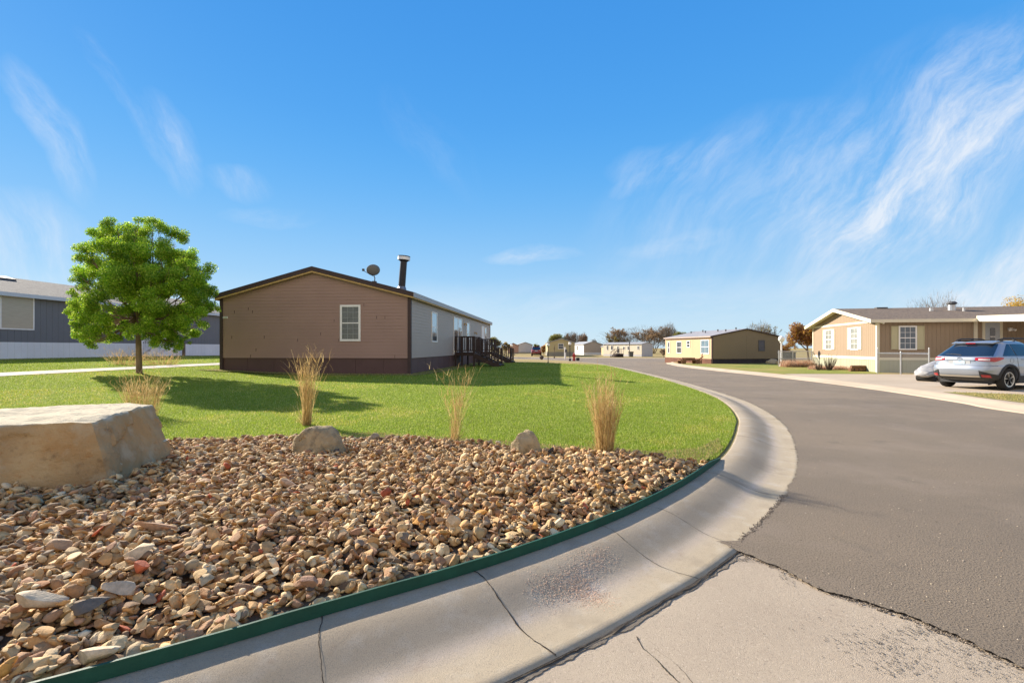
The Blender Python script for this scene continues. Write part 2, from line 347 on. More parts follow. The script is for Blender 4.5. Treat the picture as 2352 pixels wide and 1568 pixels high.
# far-side rolled kerb, driveway and yards
RN = normals(RE)
RIN = RE+RN*.62
rk = sweep('kerb', RE, RN, .62, [(-.01,-.01),(0,.02),(.3,.03),(.5,.055),(.7,.10),(.85,.125),(1.0,.128)], m_drive)
if rk.data.polygons[20].normal.z < 0: rk.data.flip_normals()
ZR = .12
yard = [tuple(p) for p in RIN]+[(160,61),(160,-8)]
sheet('yard_ground', yard, m_dry, ZR)
sheet('verge', FE+[(-110,131),(-30,94),(-2,78),(8,71.5),(20,68.5),(40,69.5),(120,70.5)], m_drive, .03)
sheet('far_ground', [(120,70.5),(40,69.5),(20,68.5),(8,71.5),(-2,78),(-30,94),(-110,131),(-300,220),(-300,900),(900,900),(900,70.5)], m_dry, .04)

# ---------------------------------------------------------------- driveway, lawns, path
KD = int(np.argmax(RIN[:, 1] > 22.6))
sheet('driveway', [tuple(RIN[k]) for k in range(2, KD+1)]+[(13.9,24.9),(19.2,24.6),(23.6,24.0),(24.6,27.5),(36,24.5),(34,-4),(13,-6)], m_drive, ZR+.004)
sheet('dry_verge', [(12.1,10.2),(12.55,13.0),(13.0,14.6),(14.4,13.9),(16.5,12.6),(20,10.4),(18,4),(12,4)], mat('dry_verge_grass', (.36,.28,.12), vs=4, col2=(.22,.22,.07), bump=1, bs=60, rough=1, spec=.1), ZR+.012)
rk2 = [tuple(RIN[k]) for k in range(KD, 60) if RIN[k][1] < 42]
sheet('side_lawn', rk2+[(16.0,40.6),(17,40.7),(24,42),(23,36),(21.5,34.5),(20.1,26.6),(19.2,24.95),(14.0,25.0)], m_lawn2, ZR+.006)
GRAVTOP = [tuple(G(X, Y, .15))[:2] for X, Y in ((1592,1066),(1500,1052),(1400,1041),(1290,1036),(1170,1030),(1030,1014),(860,1004),(700,1008),(540,1014),(390,1018),(200,1010),(0,1000))]
i0 = int(np.argmin(np.hypot(KERB[:,0]-2.45, KERB[:,1]-5.75)))
kl = KERB[i0:]-KN[i0:]*.05; kl = kl[kl[:,1] < 37.5]
LAWN = [tuple(p) for p in kl]+[(4,38.0),(-.5,37.5),(-2.6,38.5),(-3,33),(-26,34),(-45,40),(-60,20),(-40,5),(-14,2.2),(-8.5,4.2)]+GRAVTOP[::-1][1:]
sheet('lawn', LAWN, m_lawn, hl, .9, off=.015)
def strip(C, w):
    C = np.array(C, float); n = normals(C); return [tuple(p) for p in C+n*w/2]+[tuple(p) for p in (C-n*w/2)[::-1]]
PATH = catmull([(-26,7.5),(-21.5,11.5),(-16.3,15.4),(-13.9,18.4),(-13.4,23),(-13.2,34)], 8)
PATH = catmull([tuple(G(X, Y))[:2] for X, Y in ((-420,884),(-200,872),(0,861.5),(170,853),(340,844.5),(440,839.5),(505,836.5))]+[(-14.8,30),(-14.5,36)], 6)
sheet('path', strip(PATH, .95), m_path, hl, .8, off=.03)
sheet('bare_strip', strip([(-26,10),(-23.6,16),(-22.6,24),(-21.4,32),(-20.6,39)], 1.9), mat('shady_soil', (.20,.16,.09), vs=2, col2=(.15,.14,.06), bump=1, bs=40, rough=1, spec=.1), hl, .8, off=.03)
tip = [tuple(G(X, Y, .15))[:2] for X, Y in ((1600,1072),(1660,1030),(1650,1005),(1600,1030),(1500,1036),(1420,1030),(1300,1022),(1150,1012),(1000,1002),(860,994),(700,998),(540,1004),(400,1006))]
sheet('dry_fringe', tip+GRAVTOP[9::-1], mat('fringe_grass', (.27,.21,.085), vs=6, col2=(.15,.17,.05), bump=1, bs=60, rough=1, spec=.1), hl, .4, off=.024)

# ---------------------------------------------------------------- lawn blades
def blades(name, poly, n, dmin, dmax, h0, cols, m, amax=1.25, excl=(), off=.015, lean=.6, pw=1.0, xr=None, zf=hl, wk=.0007, w0=.0035, patch=0, **k):
    d = dmin*(dmax/dmin)**(RNG.random(n)**pw); x = d*RNG.uniform(-amax, amax if xr is None else xr, n)
    ok = inpoly(poly, x, d)
    for e in excl: ok &= ~inpoly(e, x, d)
    x = x[ok]; y = d[ok]; n = len(x); z = zf(x, y)+off
    h = h0*RNG.uniform(.55, 1.35, n)*(1+y*.012); w = w0+wk*y
    a = RNG.uniform(0, 2*math.pi, n); ln = RNG.random(n)*lean*h; a2 = RNG.uniform(0, 2*math.pi, n)
    V = np.empty((n, 3, 3)); V[:, 0] = np.stack([x-np.cos(a)*w, y-np.sin(a)*w, z-.005], 1); V[:, 1] = np.stack([x+np.cos(a)*w, y+np.sin(a)*w, z-.005], 1)
    V[:, 2] = np.stack([x+np.cos(a2)*ln, y+np.sin(a2)*ln, z+h], 1)
    c = np.array(cols)[RNG.integers(0, len(cols), n)]*RNG.uniform(.75, 1.25, (n, 1))
    if patch:
        f = sum(np.sin(x*a_+y*b_+p_)*q_ for a_, b_, p_, q_ in ((.9,.4,1,.5),(-.5,1.1,2,.5),(2.1,-1.7,3,.35),(3.3,2.9,.5,.3),(-6.1,4.7,2,.22),(9,7.7,1,.18)))
        f = np.clip(f*.5+RNG.normal(size=n)*.12, -1, 1)[:, None]; c = c*(1+.16*f)*np.where(f > .35, np.array([1.28, 1.05, 1.3]), 1.0)
    return tag(np_mesh(name, V.reshape(-1, 3), np.arange(3*n).reshape(-1, 3), m, col=np.repeat(c, 3, 0)), **k)
m_blade = tint_mat('grass_blade', rough=.7, var=0, transl=.45, spec=.25)
HB = [(-12.9,20.3),(-4.1,19.6),(-1.6,43),(-10.5,44)]
pathpoly = strip(PATH, .95)
g = blades('lawn_grass', LAWN, 1000000, 5.2, 39, .024, [(.20,.29,.025),(.25,.34,.03),(.18,.26,.025),(.30,.37,.06),(.42,.45,.15)], m_blade, excl=[HB, pathpoly], wk=.00042, w0=.0018, patch=1, amax=1.45)
tag(g, 'short bright green grass covering the lawn before the brown house', 'grass', kind='stuff')
g = blades('dry_grass', tip+GRAVTOP[9::-1], 60000, 4.8, 9, .03, [(.42,.33,.14),(.3,.25,.09),(.2,.24,.06)], m_blade, off=.02)
tag(g, 'dry straw coloured grass fringe between gravel bed and green lawn', 'grass', kind='stuff')
g = blades('dry_grass', [(12.3,10.2),(12.7,13.0),(13.1,14.4),(14.4,13.8),(16.5,12.5),(19,10.4),(18,4),(12,4)], 90000, 9, 16, .035, [(.5,.4,.17),(.38,.32,.12),(.25,.27,.07)], m_blade, off=ZR+.01, zf=lambda x, y: 0*x, wk=.0005)
tag(g, 'dry yellowish grass patch at the right edge beyond the road kerb', 'grass', kind='stuff')

hs_ = strip([(-12.95,20.6),(-8.5,19.75),(-3.95,19.55),(-3.75,21.5),(-3.2,27),(-2.3,35),(-1.5,43)], 1.1)
sheet('bare_strip', hs_, mat('thin_dry_turf', (.24,.20,.09), vs=2.5, col2=(.17,.20,.05), bump=1, bs=40, rough=1, spec=.1, layers=[((.16,.12,.07), 3, .5, .7, .7)]), hl, .5, off=.035)
g = blades('dry_grass', hs_, 90000, 18, 44, .03, [(.3,.27,.1),(.22,.26,.06),(.38,.32,.15)], m_blade, off=.03, wk=.0004, xr=0.0, amax=.75)
tag(g, 'thin dry patchy grass along the foot of the brown house', 'grass', kind='stuff')

# ---------------------------------------------------------------- boulders
m_slab = mat('sandstone_slab', (.50,.36,.19), vs=1.6, col2=(.33,.22,.11), bump=1, bs=22, rough=.95, spec=.15, layers=[((.42,.22,.07), 2.3, .50, .64, .55), ((.50,.41,.27), 3.2, .52, .66, .7), ((.13,.085,.05), 5, .60, .72, .6), ((.36,.15,.04), 9, .62, .72, .6)])
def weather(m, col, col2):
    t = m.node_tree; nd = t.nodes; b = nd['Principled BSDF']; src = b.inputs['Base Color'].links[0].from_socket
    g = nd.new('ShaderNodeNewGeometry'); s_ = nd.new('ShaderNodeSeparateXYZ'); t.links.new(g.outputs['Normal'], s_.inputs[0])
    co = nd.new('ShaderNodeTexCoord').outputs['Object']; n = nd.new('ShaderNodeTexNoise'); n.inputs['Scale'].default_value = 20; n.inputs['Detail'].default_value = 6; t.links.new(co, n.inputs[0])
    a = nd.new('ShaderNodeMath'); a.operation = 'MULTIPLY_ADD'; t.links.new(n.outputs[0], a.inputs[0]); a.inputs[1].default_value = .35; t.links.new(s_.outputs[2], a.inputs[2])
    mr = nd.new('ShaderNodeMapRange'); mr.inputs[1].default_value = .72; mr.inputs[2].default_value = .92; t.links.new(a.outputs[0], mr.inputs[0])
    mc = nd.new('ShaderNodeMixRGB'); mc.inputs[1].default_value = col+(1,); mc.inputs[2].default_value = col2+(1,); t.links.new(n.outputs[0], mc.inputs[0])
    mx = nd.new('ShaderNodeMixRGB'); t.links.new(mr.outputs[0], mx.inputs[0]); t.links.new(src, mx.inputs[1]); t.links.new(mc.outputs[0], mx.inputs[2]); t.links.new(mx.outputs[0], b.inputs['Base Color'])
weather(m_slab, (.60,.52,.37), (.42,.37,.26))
m_top = mat('weathered_stone_top', (.62,.57,.46), vs=4, col2=(.50,.46,.37), bump=1, bs=24, rough=.95, spec=.15, layers=[((.34,.34,.27), 22, .58, .7, .5)])
m_rock = mat('grey_field_rock', (.46,.36,.21), vs=4, col2=(.30,.23,.13), bump=1, bs=30, rough=.95, spec=.15, layers=[((.13,.115,.08), 9, .52, .68, .7), ((.46,.40,.29), 12, .58, .72, .6)])
def hull_rock(name, pts, m, sub=4, amp=.02, seed=1, top=None, sc=2.0, **k):
    bm = bmesh.new()
    for p in pts: bm.verts.new(p)
    r = bmesh.ops.convex_hull(bm, input=bm.verts)
    bmesh.ops.delete(bm, geom=[g for g in r['geom_interior'] if isinstance(g, bmesh.types.BMVert)], context='VERTS')
    if hasattr(bmesh.ops, 'join_triangles'): pass
    bmesh.ops.bevel(bm, geom=bm.edges[:], offset=amp*.8, segments=1, affect='EDGES', profile=.6)
    bmesh.ops.triangulate(bm, faces=bm.faces[:])
    for _ in range(sub):
        long_ = [e for e in bm.edges if e.calc_length() > .05]
        if not long_: break
        bmesh.ops.subdivide_edges(bm, edges=long_, cuts=1); bmesh.ops.triangulate(bm, faces=bm.faces[:])
    bm.normal_update()
    off = {}
    for v in bm.verts:
        p = v.co*sc+Vector((seed*3.1, seed, 0))
        d = noise.fractal(p*1.2, 1.0, 2.0, 5)*amp*1.5+abs(noise.noise(p*3.3))*amp*.7
        off[v] = v.normal*d
    for v, d in off.items(): v.co += d
    for f in bm.faces:
        f.smooth = True
    me = bpy.data.meshes.new(name); 
    if top is not None:
        bm.normal_update()
        for f in bm.faces:
            if f.normal.z > .55 and f.calc_center_median().z > top: f.material_index = 1
    bm.to_mesh(me); bm.free(); me.materials.append(m); me.materials.append(m_top)
    me.set_sharp_from_angle(angle=R(38))
    o = bpy.data.objects.new(name, me); COL.objects.link(o); return tag(o, **k)
def warp_block(name, bot, top, m, nseg=46, amp=.02, seed=1, **k):
    "a block between two quads (front right, back right, back left, front left), worn and chipped"
    bm = bmesh.new(); bmesh.ops.create_cube(bm, size=2); bmesh.ops.subdivide_edges(bm, edges=bm.edges[:], cuts=nseg, use_grid_fill=True)
    bot = [Vector(p) for p in bot]; top = [Vector(p) for p in top]
    for v in bm.verts:
        c = v.co; r = Vector([max(-1, min(1, t)) for t in c]); q = Vector([abs(t)**16 for t in r]); s_ = (q.x+q.y+q.z); 
        if s_ > 1: c = r*(1/s_**(1/16))**.45
        u_, w_, t = (1-c.x)/2, (1-c.y)/2, (c.z+1)/2     # x=1 right, y=-1 front
        f = (1+c.y)/2; l = (1-c.x)/2
        pb = (bot[0]*(1-f)+bot[1]*f)*(1-l)+(bot[3]*(1-f)+bot[2]*f)*l; pt = (top[0]*(1-f)+top[1]*f)*(1-l)+(top[3]*(1-f)+top[2]*f)*l
        v.co = pb*(1-t)+pt*t
    bm.normal_update(); off = []
    for v in bm.verts:
        p = v.co; n_ = noise.fractal(p*1.6+Vector((seed, 0, 0)), 1.0, 2.0, 3)*amp*1.6; side = 1-abs(v.normal.z)
        ck = noise.cell_vector(Vector((p.x*2.2+noise.noise(p*3)*.5, p.y*2.2, p.z*3.2+noise.noise(p*2.4)*.6)))
        n_ += side*(ck.x-.5)*amp*1.6+noise.fractal(p*9, 1.0, 2.0, 4)*amp*.35
        n_ += (1-side)*noise.fractal(Vector((p.x*3, p.y*7, 3)), 1.0, 2.0, 4)*amp*.7
        off.append(v.normal*n_)
    for v, o_ in zip(bm.verts, off): v.co += o_
    bm.normal_update()
    for f in bm.faces:
        f.smooth = True
    me = bpy.data.meshes.new(name); bm.to_mesh(me); bm.free(); me.materials.append(m); me.materials.append(m_top); me.set_sharp_from_angle(angle=R(30))
    o = bpy.data.objects.new(name, me); COL.objects.link(o); return tag(o, **k)
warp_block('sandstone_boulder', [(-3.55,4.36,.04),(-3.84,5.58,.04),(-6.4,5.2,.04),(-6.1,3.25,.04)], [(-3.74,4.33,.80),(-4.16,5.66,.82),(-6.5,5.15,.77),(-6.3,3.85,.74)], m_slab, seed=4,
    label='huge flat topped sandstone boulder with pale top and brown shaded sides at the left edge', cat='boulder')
hull_rock('boulder', [tuple(Vector((-2.34,5.95,.13))+Vector(p)) for p in ((-.33,0,0),(-.3,-.14,.05),(-.33,-.05,.22),(-.2,-.1,.33),(0,-.02,.37),(.12,.02,.35),(.25,-.02,.2),(.34,-.03,.04),(.2,-.2,0),(-.05,-.24,.0),(-.1,-.17,.22),(.12,-.16,.2),(-.2,.2,0),(.2,.22,0),(-.15,.18,.3),(.1,.16,.3))], m_rock, 5, .022, 8, sc=5,
    label='craggy grey tan boulder with the tallest dry grass clump behind it', cat='boulder')
hull_rock('boulder', [tuple(Vector((.185,5.95,.12))+Vector(p)) for p in ((-.21,0,0),(-.2,-.08,.16),(-.14,-.08,.29),(.0,-.05,.34),(.08,-.05,.31),(.17,-.1,.1),(.21,-.05,0),(.1,-.2,.0),(-.08,-.19,.0),(-.1,-.15,.2),(.06,-.15,.2),(-.12,.18,0),(.12,.18,0),(0,.15,.28))], m_rock, 5, .018, 21, sc=5,
    label='small pointed brown boulder between two dry grass clumps at the gravel edge', cat='boulder')
BOULD = [(-2.34,5.93,.32,.2),(.185,5.93,.2,.16)]

# ---------------------------------------------------------------- gravel bed
e0 = [tuple(p-n*.034) for p, n in zip(KERB, KN)]
BED = [p for p in e0[2:i0-2]]
BED = [p for p in BED if p[1] > .3]+[GRAVTOP[0]]+GRAVTOP[1:]+[(-7.5,5.4),(-7.5,.3)]
sheet('gravel_soil', BED, m_soil, hl, .5, off=.022)
def ico(sub):
    bm = bmesh.new(); bmesh.ops.create_icosphere(bm, subdivisions=sub, radius=1); V = np.array([v.co[:] for v in bm.verts]); T = np.array([[v.index for v in f.verts] for f in bm.faces]); bm.free(); return V, T
def stone_shapes(sub, n, seed):
    V0, T = ico(sub); r = np.random.default_rng(seed); out = []
    for k in range(n):
        V = V0.copy()
        for _ in range(r.integers(7, 15)):        # cut flats off a ball: water-worn, chipped stones
            d = r.normal(size=3); d /= np.linalg.norm(d); c = r.uniform(.42, .82); s = V@d; ov = np.clip(s-c, 0, None)*r.uniform(.85, 1.0); V -= ov[:, None]*d
        f = r.normal(size=(3, 3))*1.5; ph = r.uniform(0, 6, 3)
        V *= (1+.05*np.sin(V@f+ph).sum(1))[:, None]
        V[:, 2] *= 1; out.append(V/np.abs(V).max(0))
    return out, T
SH1, T1 = stone_shapes(2, 40, 5); SH2, T2 = stone_shapes(3, 30, 6)
PAL = np.array([(.43,.28,.145),(.54,.39,.22),(.64,.50,.32),(.32,.19,.10),(.21,.13,.075),(.52,.37,.20),(.40,.31,.20),(.52,.32,.15),(.33,.20,.12),(.40,.19,.085),(.24,.18,.13),(.50,.27,.08),(.42,.11,.055),(.09,.07,.06),(.62,.51,.36),(.37,.21,.13)])
PAL *= np.array([1.0, .955, .83]); PW = np.array([14,14,8,9,7,13,9,9,7,2,6,2.0,.5,1.5,3,6.]); PW /= PW.sum()
gx0, gy0, cs = -6.2, .3, .008; nx, ny = int(9.2/cs), int(7.2/cs)
HM = np.full((ny, nx), .15, np.float32)
XX = gx0+(np.arange(nx)+.5)*cs; YY = gy0+(np.arange(ny)+.5)*cs
XG, YG = np.meshgrid(XX, YY)
ed = kdist(XG[::8, ::8].ravel(), YG[::8, ::8].ravel()).reshape(XG[::8, ::8].shape)
ed = np.repeat(np.repeat(ed, 8, 0), 8, 1)[:ny, :nx]
HM += (.055*ss(.25, 1.1, ed)*(1-ss(4.6, 6.0, YG))-.048*(1-ss(.0, .30, ed))).astype(np.float32)
def rotm(yaw, pitch, roll):
    cy, sy, cp, sp_, cr_, sr = math.cos(yaw), math.sin(yaw), math.cos(pitch), math.sin(pitch), math.cos(roll), math.sin(roll)
    return np.array([[cy,-sy,0],[sy,cy,0],[0,0,1]])@np.array([[cp,0,sp_],[0,1,0],[-sp_,0,cp]])@np.array([[1,0,0],[0,cr_,-sr],[0,sr,cr_]])
def candidates(n):
    x = RNG.uniform(-6.0, 2.6, n); y = RNG.uniform(.9, 6.9, n)
    ok = inpoly(BED, x, y) & (np.abs(x/y) < 1.32) & (y > 1.2)
    sl_ = inpoly([(-3.6,4.42),(-3.95,5.5),(-6.3,5.6),(-6.3,3.6),(-5.6,3.6),(-4.3,4.1)], x, y); ok &= ~sl_
    for bx, by, ra, rb in BOULD: ok &= ((x-bx)/ra)**2+((y-by)/rb)**2 > .8
    return x[ok], y[ok]
stones = []
def place(x, y, a, b, c, yaw, tilt=.22, col=None, sink=.25, special=None):
    r = max(a, b)*.8; i0_, i1_ = int((x-r-gx0)/cs), int((x+r-gx0)/cs)+1; j0, j1 = int((y-r-gy0)/cs), int((y+r-gy0)/cs)+1
    if i0_ < 1 or j0 < 1 or i1_ >= nx or j1 >= ny: return
    px, py = XG[j0:j1, i0_:i1_]-x, YG[j0:j1, i0_:i1_]-y
    u_ = (px*math.cos(yaw)+py*math.sin(yaw))/a; v_ = (-px*math.sin(yaw)+py*math.cos(yaw))/b
    q = u_*u_+v_*v_; msk = q < 1
    if msk.sum() < 2: return
    h = HM[j0:j1, i0_:i1_]; hm = h[msk]
    sx = (hm*u_[msk]).sum()/((u_[msk]**2).sum()+1e-6)/a; sy = (hm*v_[msk]).sum()/((v_[msk]**2).sum()+1e-6)/b
    um = hm.mean()
    pit = -math.atan(max(-1.1, min(1.1, ((hm-um)*u_[msk]).sum()/((u_[msk]**2).sum()+1e-6)/a)))*.9+RNG.normal()*tilt
    rol = math.atan(max(-1.1, min(1.1, ((hm-um)*v_[msk]).sum()/((v_[msk]**2).sum()+1e-6)/b)))*.9+RNG.normal()*tilt
    base = float(um*.55+np.percentile(hm, 85)*.45); z = base+c*(1-sink)
    top = z+c*np.sqrt(np.clip(1-q, 0, 1))*.85-math.sin(pit)*px*0
    top = np.where(msk, z+c*.9*np.sqrt(np.clip(1-q, 0, 1)), -1)
    np.maximum(h, top, out=h)
    stones.append((x, y, z, a, b, c, yaw, pit, rol, PAL[RNG.choice(len(PAL), p=PW)]*RNG.uniform(.78, 1.2) if col is None else np.array(col), special))
for layer, (n, lo, hi) in enumerate(((15000, .026, .050), (19000, .021, .046), (19000, .013, .050))):
    cx, cyy = candidates(n)
    dd = cyy
    for x, y in zip(cx, cyy):
        if layer == 0 and RNG.random() < .3: continue
        a = lo+(hi-lo)*RNG.random()**2.1
        b = a*RNG.uniform(.55, .92); c = a*RNG.uniform(.20, .52)
        place(x, y, a, b, c, RNG.uniform(0, math.pi))
n_base = len(stones)
def lab(t): return t
SPEC = [  # reference pixel, half axes, yaw, colour, label
 (88,1392,.105,.058,.045,.55,(.50,.40,.27),'large cream elongated stone at the lower left, biggest in the gravel'),
 (222,1478,.078,.05,.04,.4,(.52,.41,.27),'broad cream stone touching the green edging at the bottom left'),
 (368,1228,.125,.04,.03,.35,(.36,.22,.13),'long brown bar shaped stone lying in front of the boulder shadow'),
 (316,1286,.075,.045,.022,.9,(.58,.45,.28),'flat pale tan pointed stone below the long brown bar stone'),
 (140,1262,.065,.045,.04,.1,(.40,.26,.15),'rounded brown stone with a dark dimple at the left'),
 (326,1318,.04,.034,.03,.3,(.48,.13,.06),'orange red round stone below the flat pale tan stone'),
 (592,1396,.052,.032,.028,.8,(.50,.22,.13),'pinkish red oval stone leaning near the green edging'),
 (535,1410,.05,.036,.03,.2,(.52,.36,.2),'rounded tan stone beside the pinkish red oval stone'),
 (285,1360,.09,.04,.035,.5,(.46,.36,.25),'elongated grey tan stone below the orange red stone'),
 (202,1398,.075,.05,.02,1.1,(.15,.12,.09),'flat dark grey slab stone to the right of the large cream stone'),
 (470,1113,.08,.045,.022,.1,(.36,.23,.14),'flat reddish brown stone beyond the tip of the boulder shadow'),
 (660,1118,.10,.045,.03,.35,(.46,.30,.18),'long pinkish tan slab stone in the middle of the gravel'),
 (718,1180,.055,.036,.034,0,(.44,.26,.09),'orange ochre block stone in the middle of the gravel'),
 (1040,1210,.055,.045,.045,.9,(.56,.42,.26),'upright square tan stone right of the gravel middle'),
 (1246,1078,.06,.05,.045,.2,(.52,.38,.24),'pale chunky stone in front of the small pointed boulder'),
 (858,1003,.08,.06,.055,.1,(.27,.23,.17),'grey brown rock at the back edge of the gravel bed'),
 (775,1310,.055,.05,.04,.7,(.50,.37,.22),'big blocky tan stone above the edging'),
 (712,1330,.045,.03,.03,.2,(.33,.19,.12),'dark brown upright stone above the green edging'),
 (1135,1150,.045,.04,.035,.3,(.30,.16,.08),'round dark brown stone below the chunky pale stone')]
for X, Y, a, b, c, yaw, col, lb in SPEC:
    p = G(X, Y, .235); place(p.x, p.y, a, b, c, yaw, .06, col, .3, lb)
# stones that show largest become objects of their own
spec_i = list(range(n_base, len(stones)))
top_h = np.array([HM[min(ny-1, max(0, int((s[1]-gy0)/cs))), min(nx-1, max(0, int((s[0]-gx0)/cs)))] for s in stones])
vis = np.array([s[2]+s[5]*.8 for s in stones]) >= top_h-.006
size = np.array([s[3]*s[4] for s in stones])/np.array([s[1]**2+1.4 for s in stones])
infr = np.array([abs(s[0]/s[1]) < 1.06 and s[1] > 2.0 for s in stones])
score = np.where(vis & infr, size, 0); score[n_base:] = 0
big = set(np.argsort(-score)[:270].tolist())
m_stone = tint_mat('river_stone', rough=.85, bump=.5, bs=120, var=.28, vs=28)
CN = [('dark grey',(.10,.08,.07)),('red',(.44,.11,.06)),('orange',(.50,.27,.08)),('cream',(.62,.50,.35)),('tan',(.48,.33,.19)),('brown',(.30,.18,.10)),('grey brown',(.28,.22,.16))]
CNA = np.array([c for _, c in CN])
Vs = []; Ts = []; Cs = []; nb = 0
for i, s in enumerate(stones):
    x, y, z, a, b, c, yaw, pit, rol, col, sp_l = s
    Rm = rotm(yaw, pit, rol)
    own = i in big or sp_l
    sh, T = (SH2, T2) if (own or (y < 3.6 and a > .030)) else (SH1, T1)
    V = (sh[RNG.integers(len(sh))]*np.array([a*1.08, b*1.08, c*1.08]))@Rm.T
    if own:
        cn = CN[int(np.argmin(((CNA/CNA.sum(1)[:,None]*.5+CNA-(col/col.sum()*.5+col))**2).sum(1)))][0]
        o = np_mesh('river_stone', V, T, m_stone, smooth=True, col=np.tile(col, (len(V), 1)), loc=(x, y, z))
        o.data.set_sharp_from_angle(angle=R(28))
        if sp_l: tag(o, sp_l, 'stone')
        else: tag(o, 'loose %s river stone among many alike in the gravel bed' % cn, 'stone', 'loose %s river stones in the gravel bed' % cn)
        continue
    Vs.append(V+np.array([x, y, z])); Ts.append(T+nb); nb += len(V); Cs.append(np.tile(col, (len(V), 1)))
o = np_mesh('gravel', np.concatenate(Vs), np.concatenate(Ts), m_stone, smooth=False, col=np.concatenate(Cs))
tag(o, 'bed of mixed tan and brown river gravel behind the green edging', 'gravel', kind='stuff')
print('STONES', len(stones))

# ---------------------------------------------------------------- green edging
m_edge = mat('green_steel_edging', (.006,.075,.045), rough=.65, var=.25, vs=8, bump=.15, bs=30, spec=.45, layers=[((.10,.12,.09), 25, .64, .75, .35)])
ke = KERB[8:i0+1]; kn = KN[8:i0+1]
root = empty('garden_edging', (0, 0, 0)); tag(root, 'dark green metal edging strip holding back the gravel along the kerb', 'edging')
zt = .148+.050*np.minimum(1, (np.arange(len(ke))[::-1]+1)/6.0)
V = []; 
rim = [(-.004,0,0),(.006,0,0),(.006,1,-.008),(.009,1,-.008),(.009,1,.0),(-.004,1,.0)]
for i in range(len(ke)):
    for o_, up, dz_ in rim: V.append((ke[i][0]+kn[i][0]*(o_-.004), ke[i][1]+kn[i][1]*(o_-.004), (zt[i]+dz_+.0008*math.sin(i*1.1)) if up else .12))
n6 = 6; fs = [(i*n6+k, (i+1)*n6+k, (i+1)*n6+(k+1) % n6, i*n6+(k+1) % n6) for i in range(len(ke)-1) for k in range(n6)]
mb = MB(); mb.add(V, fs+[(5,4,3,2,1,0), tuple((len(ke)-1)*n6+k for k in range(6))]); eo = mb.build('strip', m_edge, root)
for i in (9, 17, 25, 33, 41, 49):
    if i < len(ke)-2:
        c = Vector((ke[i][0]-kn[i][0]*.004, ke[i][1]-kn[i][1]*.004, .135+.045)); t = Vector((-kn[i][1], kn[i][0], 0)); n_ = Vector((kn[i][0], kn[i][1], 0))
        Mx = Matrix(((t.x, n_.x, 0, c.x), (t.y, n_.y, 0, c.y), (0, 0, 1, c.z), (0, 0, 0, 1)))
        mb = MB(); mb.box((-.03,0,-.004),(.03,.005,-.005), Mx); mb.box((-.03,0,.008),(.03,.005,.014), Mx); mb.box((-.03,.0,-.005),(-.024,.005,.008), Mx); mb.box((.012,.0,-.005),(.03,.006,.008), Mx)
        mb.build('stake_slot', m_edge, root)

# ---------------------------------------------------------------- joints and cracks in the pavement
def ribbon(name, pts, w, zf, m, seed=1, sub=10, rag=.5, off=.003):
    r = random.Random(seed); V = []; C = jag(pts, .012, sub, seed, .6); C = np.array(C); n = normals(C)
    for i, (p, q) in enumerate(zip(C, n)):
        ww = w*(1+rag*noise.noise(Vector((p[0]*9, p[1]*9, seed)))*1.6+r.uniform(-.2, .2)); ww = max(ww, w*.25)
        a = p+q*ww/2; b = p-q*ww/2; V += [(a[0], a[1], zf(*a)+off), (b[0], b[1], zf(*b)+off)]
    mb = MB(); mb.add(V, [(2*i, 2*i+1, 2*i+3, 2*i+2) for i in range(len(C)-1)]); o = mb.build(name, m)
    if o.data.polygons[0].normal.z < 0: o.data.flip_normals()
    return tag(o, kind='structure')
def kerbz(x, y):
    d = (KERB[:,0]-x)**2+(KERB[:,1]-y)**2; i = int(np.argmin(d)); best = None
    t = ((x-KERB[i][0])*KN[i][0]+(y-KERB[i][1])*KN[i][1])/KW[i]
    return kz(min(1, max(0, t))) if t < 1.0 else -.004
def kcross(idx, bend=0.0, n=14, t0=.0, t1=1.0):
    return [tuple(KERB[idx]+KN[idx]*KW[idx]*(t0+(t1-t0)*k/n)+np.array([KN[idx][1], -KN[idx][0]])*bend*math.sin(k/n*3)) for k in range(n+1)]
def nidx(x, y): return int(np.argmin(np.hypot(KERB[:,0]-x, KERB[:,1]-y)))
for q, (x, y, w, b) in enumerate(((-.22,2.86,.0065,.02), (.65,3.58,.0035,.05), (1.15,4.05,.003,-.03), (2.05,5.15,.004,.02), (-.95,2.37,.004,.08), (3.3,7.2,.010,0), (4.6,10.0,.012,0), (5.6,13.7,.014,0))):
    ribbon('kerb_joint', kcross(nidx(x, y), b), w, kerbz, m_dark, seed=q+2, sub=3)
jo = [tuple(p) for p in OUT[4:k0]]
ribbon('pavement_joint', [tuple(p+n*.006) for p, n in zip(OUT[4:k0+1], KN[4:k0+1])], .013, lambda x, y: -.004, m_dark, seed=31, sub=6, rag=.8, off=.010)
ribbon('pavement_joint', [tuple(p+n*.022) for p, n in zip(OUT[4:k0+1], KN[4:k0+1])], .030, lambda x, y: -.004, mat('joint_sealant', (.23,.195,.15), vs=30, col2=(.16,.135,.105), bump=1, bs=90, rough=1), seed=35, sub=5, rag=1.0, off=.004)
cr1 = [tuple(G(X, Y, -.004))[:2] for X, Y in ((1462,1462),(1480,1490),(1510,1515),(1530,1540),(1560,1568),(1640,1660))]
ribbon('pavement_crack', cr1, .006, lambda x, y: -.004, m_dark, seed=41, sub=12, rag=1.2)
cr2 = [tuple(G(X, Y, -.004))[:2] for X, Y in ((1500,1490),(1545,1520),(1590,1568),(1660,1660))]
ribbon('pavement_crack', cr2, .0025, lambda x, y: -.004, m_dark, seed=43, sub=12, rag=1.2)
